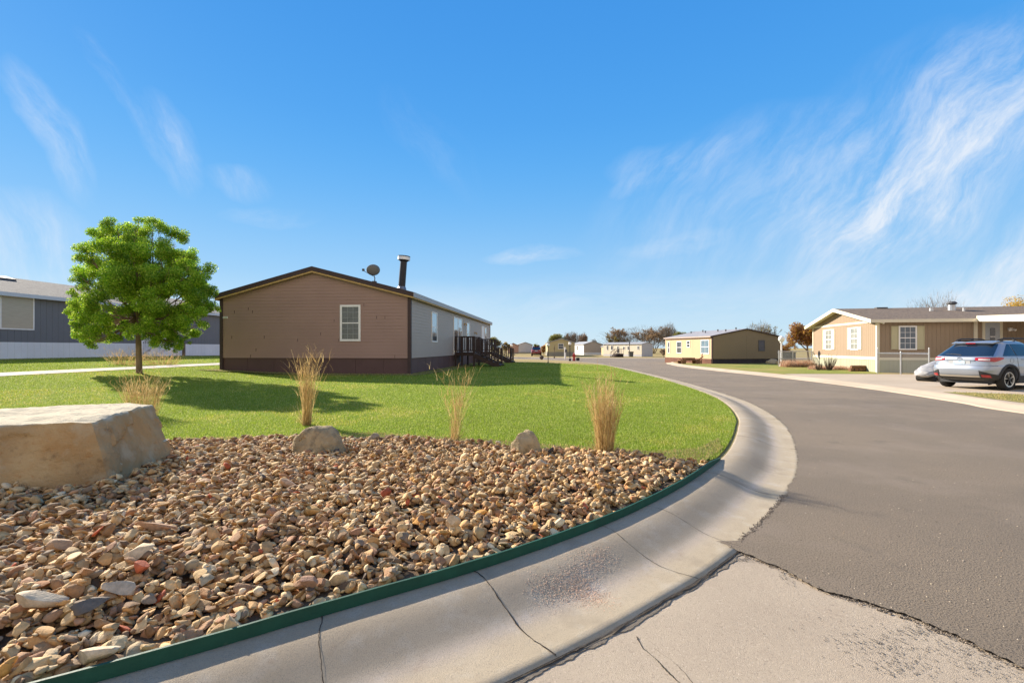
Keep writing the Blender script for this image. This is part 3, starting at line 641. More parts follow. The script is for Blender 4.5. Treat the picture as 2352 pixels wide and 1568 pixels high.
# crumbled asphalt along the seam with the apron
def crumbs(name, pts, n, spread, rad, cols, m, zf, seed=2, flat=1.0):
    r = np.random.default_rng(seed); V0, T0 = ico(1); pts = np.array(pts); Vv = []; Tt = []; Cc = []; b = 0
    for _ in range(n):
        i = r.integers(len(pts)-1); p = pts[i]+(pts[i+1]-pts[i])*r.random()+r.normal(size=2)*spread; s = rad*r.uniform(.4, 1.5)
        V = V0*(s*r.uniform(.6, 1.2, 3))+r.normal(size=V0.shape)*s*.12; V[:, 2] *= flat; Vv.append(V+np.array([p[0], p[1], zf(p[0], p[1])+s*.3*flat])); Tt.append(T0+b); b += len(V0); Cc.append(np.tile(np.array(cols[r.integers(len(cols))])*r.uniform(.7, 1.3), (len(V0), 1)))
    return tag(np_mesh(name, np.concatenate(Vv), np.concatenate(Tt), m, col=np.concatenate(Cc)), kind='stuff')
m_crumb = tint_mat('asphalt_crumbs', rough=1, var=0)
o = crumbs('asphalt_crumbs', near[2:], 800, .016, .0038, [(.12,.10,.08),(.17,.14,.11),(.24,.195,.15)], m_crumb, lambda x, y: .0, 4)
tag(o, 'dark crumbled asphalt grit along the seam of road and concrete', 'grit')
o = crumbs('asphalt_crumbs', left[:220], 500, .012, .004, [(.11,.09,.075),(.15,.125,.1)], m_crumb, lambda x, y: .010, 5)
tag(o, 'dark asphalt crumbs along the ragged road edge beside the gutter', 'grit')
# spilled pinkish sand and grit in the gutter
pp = [tuple(G(X, Y, .01))[:2] for X, Y in ((1395,1300),(1350,1325),(1310,1355),(1350,1370),(1380,1375),(1290,1370),(1240,1380))]
o = crumbs('spilled_grit', pp, 4200, .062, .0022, [(.70,.46,.31),(.74,.52,.36),(.58,.38,.26),(.7,.56,.42),(.36,.24,.16)], m_crumb, kerbz, 6, .4)
tag(o, 'pinkish spilled sand and grit lying in the concrete gutter', 'grit')
sp_m = mat('fine_pink_sand', (.47,.335,.245), vs=12, col2=(.40,.30,.23), bump=1, bs=300, rough=1)
# black scuffs of tar on the apron
m_tar = mat('tar_stain', (.15,.135,.115), vs=30, col2=(.24,.21,.17), bump=.6, bs=150, rough=.9)
r_ = random.Random(12)
mb = MB()
for (X, Y, n, sx, sy) in ((1705,1285,160,.05,.022),(1810,1330,50,.02,.04),(2020,1480,240,.13,.06),(2110,1450,160,.08,.04),(2060,1530,150,.10,.05),(2250,1500,280,.16,.08),(1235,1520,40,.02,.008),(2300,1540,200,.1,.06),(1900,1440,60,.2,.1)):
    c = G(X, Y, -.004)
    for _ in range(n):
        x = c.x+r_.gauss(0, sx); y = c.y+r_.gauss(0, sy); s = r_.uniform(.001, .0045)
        if kerbz(x, y) > -.0035: continue
        a0 = r_.uniform(0, 6); k = 9; st = r_.uniform(1, 1.8)
        mb.add([(x+math.cos(a0)*math.cos(t)*s*st*q_-math.sin(a0)*math.sin(t)*s*q_, y+math.sin(a0)*math.cos(t)*s*st*q_+math.cos(a0)*math.sin(t)*s*q_, -.0005) for t, q_ in ((2*math.pi*i/k, r_.uniform(.4, 1.4)) for i in range(k))], [tuple(range(k))])
o = mb.build('tar_stain', m_tar); tag(o, kind='stuff', label='dark specks and smears of tar on the concrete apron', cat='stain')

# ---------------------------------------------------------------- tall dry ornamental grasses
m_straw = tint_mat('dry_straw', rough=.8, var=0, transl=.35, spec=.2)
def clump(name, x, y, z, h, w, n, seed, label, wild=0, lean=(0, 0), cols=((.50,.34,.13),(.60,.44,.19),(.38,.24,.10),(.66,.52,.26),(.42,.29,.12)), th=.0026, cat='grass clump', group=None):
    r = np.random.default_rng(seed); Vv = []; Tt = []; Cc = []; b = 0
    def stalk(p0, d, L_, t0, c, seg=6, droop=.15):
        nonlocal b
        k = np.arange(seg+1)/seg; q = p0+np.outer(k*L_, d)+np.outer((k**2)*L_*droop, np.append(r.normal(size=2)*.6, -abs(r.normal())*.4)); q[1:] += r.normal(size=(seg, 3))*L_*.006
        s = np.append(r.normal(size=2), 0); s /= np.linalg.norm(s); t = (t0*(1-.75*k))[:, None]
        V = np.empty((2*(seg+1), 3)); V[0::2] = q-s*t; V[1::2] = q+s*t
        T = np.array([[2*i, 2*i+1, 2*i+3, 2*i+2] for i in range(seg)])
        Vv.append(V); Tt.append(T+b); b += len(V); Cc.append(np.tile(c, (len(V), 1))); return q
    for _ in range(n):
        a = r.uniform(0, 2*math.pi); rr = w*.30*math.sqrt(r.random()); p0 = np.array([x+math.cos(a)*rr, y+math.sin(a)*rr, z-.02])
        out = r.uniform(0, 1)**.7*w*.42/h; d = np.array([math.cos(a)*out+lean[0]+r.normal()*.035, math.sin(a)*out+lean[1]+r.normal()*.035, 1.0]); d /= np.linalg.norm(d)
        L_ = h*r.uniform(.55, 1.0)*(1 if r.random() < .93 else 1.12); c = np.array(cols[r.integers(len(cols))])*r.uniform(.75, 1.2)
        q = stalk(p0, d, L_, th*r.uniform(.6, 1.2), c, droop=.10+wild*.2)
        if r.random() < .75:
            for j in range(r.integers(2, 5)):
                k = r.integers(3, 7); dd = d+np.append(r.normal(size=2)*.35, .1); dd /= np.linalg.norm(dd); stalk(q[k], dd, h*r.uniform(.06, .2), th*1.1, c*1.1, 3, .4)
    for _ in range(n//3):          # short basal leaves
        a = r.uniform(0, 2*math.pi); p0 = np.array([x+math.cos(a)*w*.15, y+math.sin(a)*w*.15, z-.02]); d = np.array([math.cos(a)*.5, math.sin(a)*.5, .8]); stalk(p0, d/np.linalg.norm(d), h*r.uniform(.15, .42), th*1.4, np.array(cols[r.integers(len(cols))])*.8, 5, .7)
    o = np_mesh(name, np.concatenate(Vv)-np.array([x, y, z]), np.concatenate(Tt), m_straw, col=np.concatenate(Cc), loc=(x, y, z)); return tag(o, label, cat, group)
DG = 'dry ornamental grasses behind the gravel'
p = G(705, 975, .17); clump('dry_grass_clump', p.x, p.y, .16, 1.34, .22, 170, 1, 'tallest dry tan ornamental grass clump, behind the craggy grey boulder', wild=.4, group=DG)
p = G(1042, 1010, .17); clump('dry_grass_clump', p.x, p.y, .16, 1.08, .24, 80, 2, 'sparse dry ornamental grass clump in front of the porch steps, leaning right', wild=.9, lean=(.08, 0), group=DG)
p = G(1388, 1040, .17); clump('dry_grass_clump', p.x, p.y, .16, .98, .34, 340, 3, 'dense dry tan ornamental grass clump nearest the curved kerb', wild=.1, group=DG)
p = G(318, 960, .17); clump('dry_grass_clump', p.x, p.y+.1, .17, .88, .70, 330, 4, 'wide dry ornamental grass clump behind the huge sandstone boulder', wild=.5, group=DG)
p = G(1115, 1055, .2); clump('dry_weed', p.x, p.y, .21, .12, .3, 60, 5, 'low wispy dead weed on the gravel between sparse clump and pointed boulder', wild=1, cat='weed', th=.0012)
p = G(385, 1215, .25); clump('dry_weed', p.x, p.y, .23, .09, .2, 14, 6, 'tiny star shaped straw weed beside the long brown bar stone', wild=1, cat='weed', th=.0012)

rg = random.Random(3); V0, T0 = ico(1); Vv = []; Cc = []; Tt = []; b_ = 0
for _ in range(900):
    d_ = 2.3*(18/2.3)**rg.random(); x_ = d_*rg.uniform(.3, 1.1)
    if not inpoly(apoly, np.array([x_]), np.array([d_]))[0]: continue
    s_ = rg.uniform(.002, .0055); V_ = V0*np.array([s_*rg.uniform(.6,1.4), s_*rg.uniform(.6,1.4), s_*.7]); Vv.append(V_+np.array([x_, d_, .012])); Tt.append(T0+b_); b_ += len(V0); Cc.append(np.tile(np.array(rg.choice([(.4,.34,.27),(.3,.22,.14),(.08,.07,.06),(.5,.42,.3)])), (len(V0), 1)))
tag(np_mesh('road_grit', np.concatenate(Vv), np.concatenate(Tt), m_crumb, col=np.concatenate(Cc)), 'scattered loose grit lying on the grey asphalt road', 'grit', kind='stuff')

# ---------------------------------------------------------------- houses
def glass_mat(name, col, rough=.06):
    m = mat(name, col, rough=rough, var=.3, vs=3, spec=.8); return m
m_glass = glass_mat('window_glass', (.03,.04,.05)); m_glass_b = glass_mat('window_glass_bright', (.16,.24,.30), .03)
m_white = mat('white_vinyl', (.86,.84,.82), rough=.5, var=.08, vs=5)
m_blind = mat('beige_blind', (.46,.42,.33), rough=.25, var=.15, vs=3, spec=.6, stretch=(1,1,25))
m_gold = mat('raw_wood_trim', (.52,.34,.13), rough=.7, var=.2, vs=6)
m_dbrown = mat('dark_brown_metal', (.060,.036,.034), rough=.6, var=.15, vs=3)
m_brownskirt = mat('brown_skirting', (.11,.062,.058), rough=.6, var=.12, vs=2)
m_brown = mat('brown_lap_siding', (.35,.228,.19), rough=.6, var=.08, vs=.8, spec=.3)
m_brown_skylit = mat('brown_lap_siding_skylit', (.40,.335,.29), rough=.5, var=.06, vs=.8, spec=.3)  # the brown siding again, sky light on the long side put into its colour
m_eave = mat('grey_eave_metal', (.36,.37,.40), rough=.45, var=.1, vs=2)
m_shing = mat('grey_shingles', (.115,.12,.115), rough=.95, vs=5, col2=(.08,.083,.08), bump=1, bs=25, layers=[((.17,.17,.16), 14, .5, .65, .6), ((.07,.07,.068), 11, .55, .7, .6)], stretch=(1,1,1))
m_shingb = mat('brown_shingles', (.19,.145,.105), rough=.95, vs=6, col2=(.12,.09,.07), bump=1, bs=25, layers=[((.28,.22,.16), 16, .5, .65, .6)])
m_munt = mat('grey_muntin', (.30,.32,.32), rough=.5, var=.05)
m_pole = mat('dark_stained_wood', (.050,.028,.022), rough=.55, var=.35, vs=8, spec=.4)
m_galv = mat('galvanised_steel', (.55,.56,.57), rough=.35, var=.2, vs=12, metal=.7)
m_black = mat('black_stove_pipe', (.03,.03,.035), rough=.35, var=.3, vs=6, metal=.3)
m_dkgrey = mat('dark_grey_paint', (.10,.10,.10), rough=.6, var=.2)

class House:
    """local frame: x across the gable (0..W), y along the ridge (0..L); faces S (y=0), E (x=W), N, W"""
    def __init__(s, name, loc, rz, W_, L_, zs, ze, zp, label, cat='house', group=None, zb=-.6):
        s.W, s.L, s.zs, s.ze, s.zp, s.zb = W_, L_, zs, ze, zp, zb
        s.root = empty(name, loc, rz, label=label, cat=cat, group=group)
    def top(s, x): return s.ze+(s.zp-s.ze)*(1-abs(x-s.W/2)/(s.W/2))
    def fm(s, f, n=0.0):
        o = {'S': ((0,0,0),(1,0,0),(0,-1,0)), 'E': ((s.W,0,0),(0,1,0),(1,0,0)), 'N': ((s.W,s.L,0),(-1,0,0),(0,1,0)), 'W': ((0,s.L,0),(0,-1,0),(-1,0,0))}[f]
        a = Vector(o[1]); nn = Vector(o[2]); p = Vector(o[0])+nn*n
        return Matrix(((a.x, nn.x, 0, p.x), (a.y, nn.y, 0, p.y), (0, 0, 1, p.z), (0, 0, 0, 1)))
    def fl(s, f): return s.W if f in 'SN' else s.L
    def lap(s, f, m, pitch=.135, d=.012, rows=None):
        mb = MB(); Mx = s.fm(f); z = s.zs; Lf = s.fl(f)
        while z < (s.zp if f in 'SN' else s.ze)-.001:
            z1 = min(z+pitch, s.zp if f in 'SN' else s.ze)
            def ext(z_):
                if f in 'EW' or z_ <= s.ze: return 0, Lf
                t = (z_-s.ze)/(s.zp-s.ze)*s.W/2; return t, s.W-t
            a0, a1 = ext(z); b0, b1 = ext(z1)
            mb.add([(a0,0,z),(a1,0,z),(a1,d,z),(a0,d,z),(b1,.001,z1),(b0,.001,z1)], [(0,1,2,3),(3,2,4,5)], 0, Mx)
            z = z1
        return mb.build('wall', m, s.root)
    def grooved(s, f, m, z0, z1=None, sp=.2, g=.012, dep=.01, name='wall', n=0.0):
        mb = MB(); Mx = s.fm(f, n); Lf = s.fl(f); a = 0.0
        tz = (lambda x: s.top(x)) if (f in 'SN' and z1 is None) else (lambda x: (z1 if z1 is not None else s.ze))
        cuts = [0.0]
        while a < Lf-.01:
            b = min(a+sp, Lf); pts = [a, b]
            if f in 'SN' and z1 is None and a < s.W/2 < b: pts = [a, s.W/2, b]
            top = [(x, 0, tz(x)) for x in pts[::-1]]
            vs = [(a,0,z0),(b-g,0,z0)]+[(min(x, b-g),0,tz(min(x, b-g))) for x in pts[::-1]]
            mb.add(vs, [tuple(range(len(vs)))], 0, Mx)
            x0, x1 = b-g, b
            mb.add([(x0,0,z0),(x0+g*.3,-dep,z0),(x1-g*.3,-dep,z0),(x1,0,z0),(x0,0,tz(x0)),(x0+g*.3,-dep,tz(x0)),(x1-g*.3,-dep,tz(x0)),(x1,0,tz(x1))], [(0,1,5,4),(1,2,6,5),(2,3,7,6)], 0, Mx)
            a = b
        return mb.build(name, m, s.root)
    def skirt(s, m, sp=.4, faces='SEW', n=-.02):
        for f in faces: s.grooved(f, m, s.zb, s.zs, sp, .02, .012, 'skirting', n)
    def corner(s, m, w=.09, which='01'):
        for x, y in ((0,0),(s.W,0),(s.W,s.L),(0,s.L)):
            mb = MB(); mb.box((x-(w if x > 0 else .035), y-(w if y > 0 else .035), s.zb), (x+(.035 if x > 0 else w), y+(.035 if y > 0 else w), s.ze)); mb.build('corner_trim', m, s.root)
    def roof(s, m, ovx=.12, ovy=.12, th=.10):
        k = (s.zp-s.ze)/(s.W/2); mb = MB(); z0 = s.ze-ovx*k
        mb.prism([(-ovx, z0), (s.W/2, s.zp), (s.W+ovx, z0), (s.W+ovx, z0+th), (s.W/2, s.zp+th), (-ovx, z0+th)], -ovy, s.L+ovy)
        s.k, s.ovx, s.ovy, s.th = k, ovx, ovy, th
        return mb.build('roof', m, s.root)
    def rake(s, m, h=.19, d=.03, lo=0.0, y=None, name='rake_trim', faces='SN'):
        for f in faces:
            y0 = (-s.ovy-d) if f == 'S' else s.L+s.ovy
            z = lambda x: s.ze+(s.zp-s.ze)*(1-abs(x-s.W/2)/(s.W/2))+s.th+.012-lo
            xs = (-s.ovx-.01, s.W/2, s.W+s.ovx+.01); mb = MB()
            mb.prism([(xs[0], z(xs[0])-h), (xs[1], z(xs[1])-h), (xs[2], z(xs[2])-h), (xs[2], z(xs[2])), (xs[1], z(xs[1])), (xs[0], z(xs[0]))], y0, y0+d)
            mb.build(name, m, s.root)
    def fascia(s, m, h=.15, d=.03, lo=0.0, faces='EW', name='fascia'):
        for f in faces:
            z1 = s.ze-s.ovx*s.k+s.th+.006-lo; mb = MB(); x = s.W+s.ovx if f == 'E' else -s.ovx-d
            mb.box((x, -s.ovy, z1-h), (x+d, s.L+s.ovy, z1)); mb.build(name, m, s.root)
    def window(s, f, a0, a1, z0, z1, fr=.06, mw=.008, mm=None, frame=None, glass=None, munt=(3,2), sash=True, shut=None, shw=.33, name='window', proud=.035, label=None, n=0.0):
        Mx = s.fm(f, n); frame = frame or m_white; mb = MB()
        mb.box((a0-fr,-.01,z0-fr),(a1+fr,proud,z0),Mx); mb.box((a0-fr,-.01,z1),(a1+fr,proud,z1+fr),Mx)
        mb.box((a0-fr,-.01,z0),(a0,proud,z1),Mx); mb.box((a1,-.01,z0),(a1+fr,proud,z1),Mx)
        if sash: mb.box((a0,-.01,(z0+z1)/2-.022),(a1,proud-.008,(z0+z1)/2+.022),Mx)
        w = mb.build(name, frame, s.root)
        if label: w['label'] = label
        mb = MB(); mb.box((a0,-.02,z0),(a1,.017,z1),Mx); mb.build('pane', glass or m_glass, w)
        if munt:
            mb = MB(); c, r = munt
            for i in range(1, c): x = a0+(a1-a0)*i/c; mb.box((x-mw,.0,z0),(x+mw,.021,z1),Mx)
            for h_ in range(2):
                za, zb = (z0, (z0+z1)/2) if h_ == 0 else ((z0+z1)/2, z1)
                for i in range(1, r): z = za+(zb-za)*i/r; mb.box((a0,.0,z-mw),(a1,.0205,z+mw),Mx)
            mb.build('muntins', mm or m_white, w)
        if shut:
            for q in (a0-fr-.01-shw, a1+fr+.01):
                mb = MB(); mb.box((q,-.01,z0-.04),(q+shw,.022,z1+.06),Mx)
                e = .045; zm = (z0+z1)/2
                for (p0, p1) in ((z0-.04+e, zm-e/2), (zm+e/2, z1+.06-e)):
                    pass
                mb.box((q,.022,z0-.04),(q+e,.036,z1+.06),Mx); mb.box((q+shw-e,.022,z0-.04),(q+shw,.036,z1+.06),Mx)
                for zz in (z0-.04, zm-e/2, z1+.06-e): mb.box((q+e,.022,zz),(q+shw-e,.036,zz+e),Mx)
                mb.build('shutter', shut, s.root)
        return w
    def inner(s, m):   # floor plate and back walls so no daylight passes through
        pass

# --- brown house
rz = -math.atan(.096); c5 = Vector((math.cos(rz), math.sin(rz), 0))
loc = Vector((-4.21, 20, 0))-c5*8.35
hb = House('brown_house', loc, rz, 8.35, 23.4, 1.03, 3.72, 4.80, 'brown manufactured home with lap siding, a satellite dish and a black flue on its roof', zb=.1)
hb.lap('S', m_brown); hb.lap('E', m_brown_skylit); hb.grooved('N', m_brown, hb.zs); hb.grooved('W', m_brown, hb.zs)
hb.skirt(m_brownskirt, 1.2, 'SEWN', -.03); hb.corner(m_dbrown, .10)
hb.roof(m_shing, .16, .14, .06)
hb.rake(m_dbrown, .19, .03); hb.rake(m_gold, .07, .02, lo=.19, name='wood_trim')
hb.fascia(m_eave, .20, .04); hb.fascia(m_gold, .06, .02, lo=.20, name='wood_trim')
# soffit boards
mb = MB(); k = hb.k
mb.prism([(-.16, hb.ze-.16*k-.005), (hb.W/2, hb.zp-.005), (hb.W+.16, hb.ze-.16*k-.005), (hb.W+.16, hb.ze-.16*k-.02), (hb.W/2, hb.zp-.02), (-.16, hb.ze-.16*k-.02)], -.14, 0); mb.build('soffit', m_gold, hb.root)
def a_of(X, h):            # distance along the gable seen at reference column X
    t = (X-1176)/F; o = h.root.location; c = Vector((math.cos(h.root.rotation_euler.z), math.sin(h.root.rotation_euler.z)))
    return (t*o.y-o.x)/(c.x-t*c.y)
def b_of(X, h):            # distance along the long side E seen at column X
    t = (X-1176)/F; r = h.root.rotation_euler.z; o = h.root.location+Vector((math.cos(r), math.sin(r), 0))*h.W; d = Vector((-math.sin(r), math.cos(r)))
    return (t*o.y-o.x)/(d.x-t*d.y)
hb.window('S', a_of(786, hb), a_of(824, hb), 1.82, 3.17, glass=mat('curtained_glass', (.05,.065,.06), rough=.12, vs=2.5, col2=(.12,.14,.13), spec=.7, layers=[((.03,.05,.08), 2.5, .5, .7, .5)]), munt=(3,3), mm=m_munt, fr=.085, label='white framed double hung gable window')
m_skyg = mat('reflecting_glass', (.35,.42,.48), rough=.03, var=.1, spec=1.0, metal=.75)
hb.window('E', b_of(991.5, hb), b_of(1003, hb), 1.80, 3.15, glass=m_skyg, munt=None)
hb.window('E', b_of(1042, hb), b_of(1060.5, hb), 1.16, 3.22, glass=m_skyg, munt=None, sash=False, name='patio_door')
b0, b1 = b_of(1042, hb), b_of(1060.5, hb)
mb = MB(); mb.box(((b0+b1)/2-.04,0,1.16),((b0+b1)/2+.04,.03,3.22),hb.fm('E')); mb.build('door_stile', m_white, hb.root)
hb.window('E', b_of(1071.5, hb), b_of(1078, hb), 2.1, 3.1, glass=m_skyg, munt=None)
hb.window('E', b_of(1106, hb), b_of(1111.5, hb), 1.16, 3.15, glass=m_white, munt=None, sash=False, name='door')
hb.window('E', b_of(1113.5, hb), b_of(1117, hb), 1.9, 3.1, glass=m_skyg, munt=None)
for X, z in ((1066, 3.0), (1090, 2.55)):
    mb = MB(); b = b_of(X, hb); mb.box((b-.05,0,z-.08),(b+.05,.04,z+.08),hb.fm('E')); mb.tube([hb.fm('E')@Vector((b,.04,z)),hb.fm('E')@Vector((b,.16,z+.02)),hb.fm('E')@Vector((b,.17,z-.1))],[.03,.03,.045],8); mb.build('wall_light', m_gold, hb.root)
mb = MB(); Mx = hb.fm('S'); mb.box((.10,0,2.72),(.32,.02,2.80),Mx); mb.build('number_plate', m_white, hb.root)
mb = MB()
for q in range(4): mb.box((.125+q*.045,.02,2.735),(.145+q*.045,.024,2.785),Mx)
mb.build('plate_mark', m_dkgrey, hb.root)
rs = random.Random(5); mb = MB()
for _ in range(16):
    a_ = rs.uniform(.4, 7.9); rw = rs.randint(0, 17); z_ = hb.zs+rw*.135
    if z_+.14 < hb.top(a_): mb.box((a_,.0,z_+.004),(a_+.012,.016,z_+.128),hb.fm('S'))
mb.build('siding_seam', m_dbrown, hb.root)
# flue
cp = hb.root.matrix_basis.inverted() if False else None
def loc_in(h, p):
    r = h.root.rotation_euler.z; d = Vector(p)-Vector(h.root.location); return Vector((d.x*math.cos(r)+d.y*math.sin(r), -d.x*math.sin(r)+d.y*math.cos(r), d.z))
q = loc_in(hb, P(921, 662, 26)); q.z = 4.15; t = q+Vector((.17, 0, 2.2))
mb = MB(); mb.tube([q, q+(t-q)*.95], [.19, .18], 20); fl = mb.build('flue', m_black, hb.root, smooth=False)
mb = MB(); mb.tube([q+Vector((0,0,.1)), q+Vector((.03,0,.45)), q+Vector((.04,0,.5)), q+Vector((.045,0,.6))], [.36,.26,.24,.2], 16); mb.build('flashing', mat('silvery_flashing', (.20,.23,.28), rough=.3, vs=6, col2=(.05,.06,.08), metal=.5, bump=1, bs=8), fl)
mb = MB(); u = (t-q).normalized(); mb.tube([t-u*.18, t-u*.02], [.33,.33], 20); mb.build('cap_band', mat('bright_steel', (.80,.80,.80), rough=.4, var=.1, metal=.2), fl)
mb = MB(); mb.tube([t-u*.26, t-u*.18], [.2,.29], 20); mb.tube([t-u*.02, t+u*.03, t+u*.05], [.33,.33,.1], 20); mb.build('cap', m_black, fl)
# dish
q = loc_in(hb, P(860, 642, 21.3)); q.z -= .05
mb = MB(); mb.tube([q+Vector((0,0,-.1)), q+Vector((.02,0,.12)), q+Vector((-.02,0,.22))], .022, 8); mb.box((q.x-.08,q.y-.08,q.z-.12),(q.x+.08,q.y+.08,q.z-.02)); ds = mb.build('satellite_dish', m_dkgrey, hb.root)
c = q+Vector((-.05,0,.47)); ax = Vector((-.6,.72,.35)).normalized(); Rq = ax.to_track_quat('Z', 'X').to_matrix().to_4x4()
Mx = Matrix.Translation(c)@Rq@Matrix.Diagonal((.82, 1.0, 1, 1))
mb = MB(); mb.lathe([(.005,-.05),(.12,-.042),(.22,-.022),(.30,.012),(.305,.012),(.22,-.032),(.12,-.055),(.005,-.065)], 24, Mx); mb.build('reflector', mat('dish_grey', (.17,.165,.15), rough=.5, var=.1), ds, smooth=True)
lnb = c+ax*.5+Vector((-.3,0,-.1)); mb = MB(); mb.tube([c+Vector((.0,0,-.27)), lnb+Vector((0,0,-.04))], .012, 6); mb.box(tuple(lnb-Vector((.05,.04,.05))), tuple(lnb+Vector((.04,.04,.05)))); mb.build('feed_arm', m_dkgrey, ds)

# --- porch steps with railings (two)
def porch():
    root = empty('porch_steps', (0,0,0))
    zf = .85; w = 1.9; d = 1.2; run = 1.5; rise = zf; n = 5     # x outward, y along wall
    mb = MB(); 
    for i in range(9): mb.box((i*.135, 0, zf-.035), (i*.135+.125, w, zf))
    mb.box((0,.03,zf-.20),(d,.07,zf-.036)); mb.box((0,w-.07,zf-.20),(d,w-.03,zf-.036)); mb.box((d-.04,.07,zf-.20),(d,w-.07,zf-.036))
    mb.build('deck', m_pole, root)
    for y in (.05, w-.05):
        for x in (.06, .45, d-.05):
            mb = MB(); mb.box((x-.045,y-.045,-.3),(x+.045,y+.045,zf+(.95 if x != .45 or y < 1 else .95))); mb.build('post', m_pole, root)
    def rail(p, q, y0, nb):
        mb = MB(); mb.bar((p[0],y0,p[1]+.93),(q[0],y0,q[1]+.93),.09,.04); mb.bar((p[0],y0,p[1]+.10),(q[0],y0,q[1]+.10),.04,.06); r = mb.build('railing', m_pole, root)
        for i in range(nb):
            t = (i+.5)/nb; x = p[0]+(q[0]-p[0])*t; z = p[1]+(q[1]-p[1])*t
            mb = MB(); mb.box((x-.018,y0-.018,z+.10),(x+.018,y0+.018,z+.91)); mb.build('baluster', m_pole, r)
    for y in (.05, w-.05):
        rail((.06,zf),(d-.05,zf),y,9); rail((d-.05,zf),(d+run-.12,.12),y,10)
        mb = MB(); mb.box((d+run-.16,y-.045,-.3),(d+run-.07,y+.045,1.12)); mb.build('post', m_pole, root)
        mb = MB(); mb.bar((d-.02,y,zf-.18),(d+run,y,-.03),.04,.26); mb.build('stringer', m_pole, root)
    for i in range(n):
        x = d+run*i/n; z = zf-rise*(i+1)/(n+1); mb = MB(); mb.box((x,.09,z-.04),(x+.30,w-.09,z)); mb.build('tread', m_pole, root)
    return root
def copy_tree(o, parent=None):
    c = o.copy(); COL.objects.link(c); c.parent = parent
    for ch in [x for x in o.children]: copy_tree(ch, c)
    return c
pr = porch(); tag(pr, 'nearer dark brown wooden porch steps at the patio door of the brown house', 'porch steps', 'porch steps of the brown house')
r_ = hb.root.rotation_euler.z
def on_E(h, b, out=0.0, z=0.0):
    r = h.root.rotation_euler.z; o = Vector(h.root.location)+Vector((math.cos(r), math.sin(r), 0))*(h.W+out)+Vector((-math.sin(r), math.cos(r), 0))*b; return Vector((o.x, o.y, z))
zg = lambda p: float(hl(np.array([p.x]), np.array([p.y]))[0])
q = on_E(hb, b_of(1044, hb)-.15, .03); pr.location = (q.x, q.y, zg(q+Vector((1.5,0,0)))); pr.rotation_euler.z = r_
p2 = copy_tree(pr); q = on_E(hb, b_of(1099, hb)-1.2, .03); p2.location = (q.x, q.y, zg(q+Vector((1.5,0,0)))); p2['label'] = 'farther dark brown wooden porch steps at the back end of the brown house'

# --- grey house on the left
m_slate = mat('slate_grey_siding', (.17,.175,.19), rough=.6, var=.06, vs=1); m_skw = mat('pale_grey_skirting', (.80,.81,.83), rough=.6, var=.08, vs=1)
m_eaveb = mat('pale_eave_metal', (.55,.60,.67), rough=.5, var=.05)
hg = House('grey_house', Vector((-25.5,15,0))-c5*8.4, rz, 8.4, 27, 1.74, 4.13, 5.35, 'slate grey manufactured home with pale skirting and grey shingle roof on the left', zb=.4)
for f in 'SEWN': hg.grooved(f, m_slate, hg.zs, None, .30)
hg.skirt(m_skw, .30, 'SEWN', .0); hg.roof(m_shing, .25, .2, .10); hg.fascia(m_eaveb, .19, .03); hg.rake(m_eaveb, .2, .03)
hg.window('E', b_of(2, hg), b_of(75, hg), 2.42, 3.98, glass=m_blind, munt=None, sash=False, label='wide window with beige blind')
mb = MB(); b = b_of(140, hg); mb.add([(hg.W*.5+.35, b-.45, hg.zp-.12),(hg.W*.5+.95, b-.45, hg.zp-.2),(hg.W*.5+.95, b+.45, hg.zp-.2),(hg.W*.5+.35, b+.45, hg.zp-.12),(hg.W*.5+.35, b-.45, hg.zp+.10),(hg.W*.5+.95, b-.45, hg.zp-.08),(hg.W*.5+.95, b+.45, hg.zp-.08),(hg.W*.5+.35, b+.45, hg.zp+.10)], [(0,3,2,1),(4,5,6,7),(0,1,5,4),(1,2,6,5),(2,3,7,6),(3,0,4,7)]); mb.build('roof_vent', m_dkgrey, hg.root)
# small white steps and brown post by the grey house
st = empty('white_steps', on_E(hg, b_of(330, hg)-.4, .25, 0), rz, label='white railed steps against the grey house, half hidden by the tree trunk', cat='steps'); st.location.z = zg(st.location)
mb = MB()
for i in range(5): mb.box((.05, .3*i, 0), (1.1, .3*i+.3, .17*(i+1)))
mb.build('tread', m_white, st)
mb = MB()
for x in (.03, 1.12):
    mb.bar((x,-.05,.95),(x,1.6,1.85),.06); mb.bar((x,-.05,.25),(x,1.6,1.1),.05)
    for i in range(12): mb.box((x-.02,-.02+.14*i,.2+.075*i),(x+.02,.02+.14*i,.95+.075*i))
    mb.box((x-.05,-.1,-.2),(x+.05,0,1.02)); mb.box((x-.05,1.55,-.2),(x+.05,1.65,1.95))
mb.build('railing', m_white, st)
q = on_E(hg, b_of(407, hg), .5); mb = MB(); mb.box((-.07,-.07,-.1),(.07,.07,.85)); mb.box((-.09,-.09,.85),(.09,.09,.89)); tag(mb.build('wooden_post', mat('weathered_post', (.20,.14,.10), var=.3), loc=(q.x, q.y, zg(q))), 'short brown wooden post before the pale skirting of the grey house', 'post')

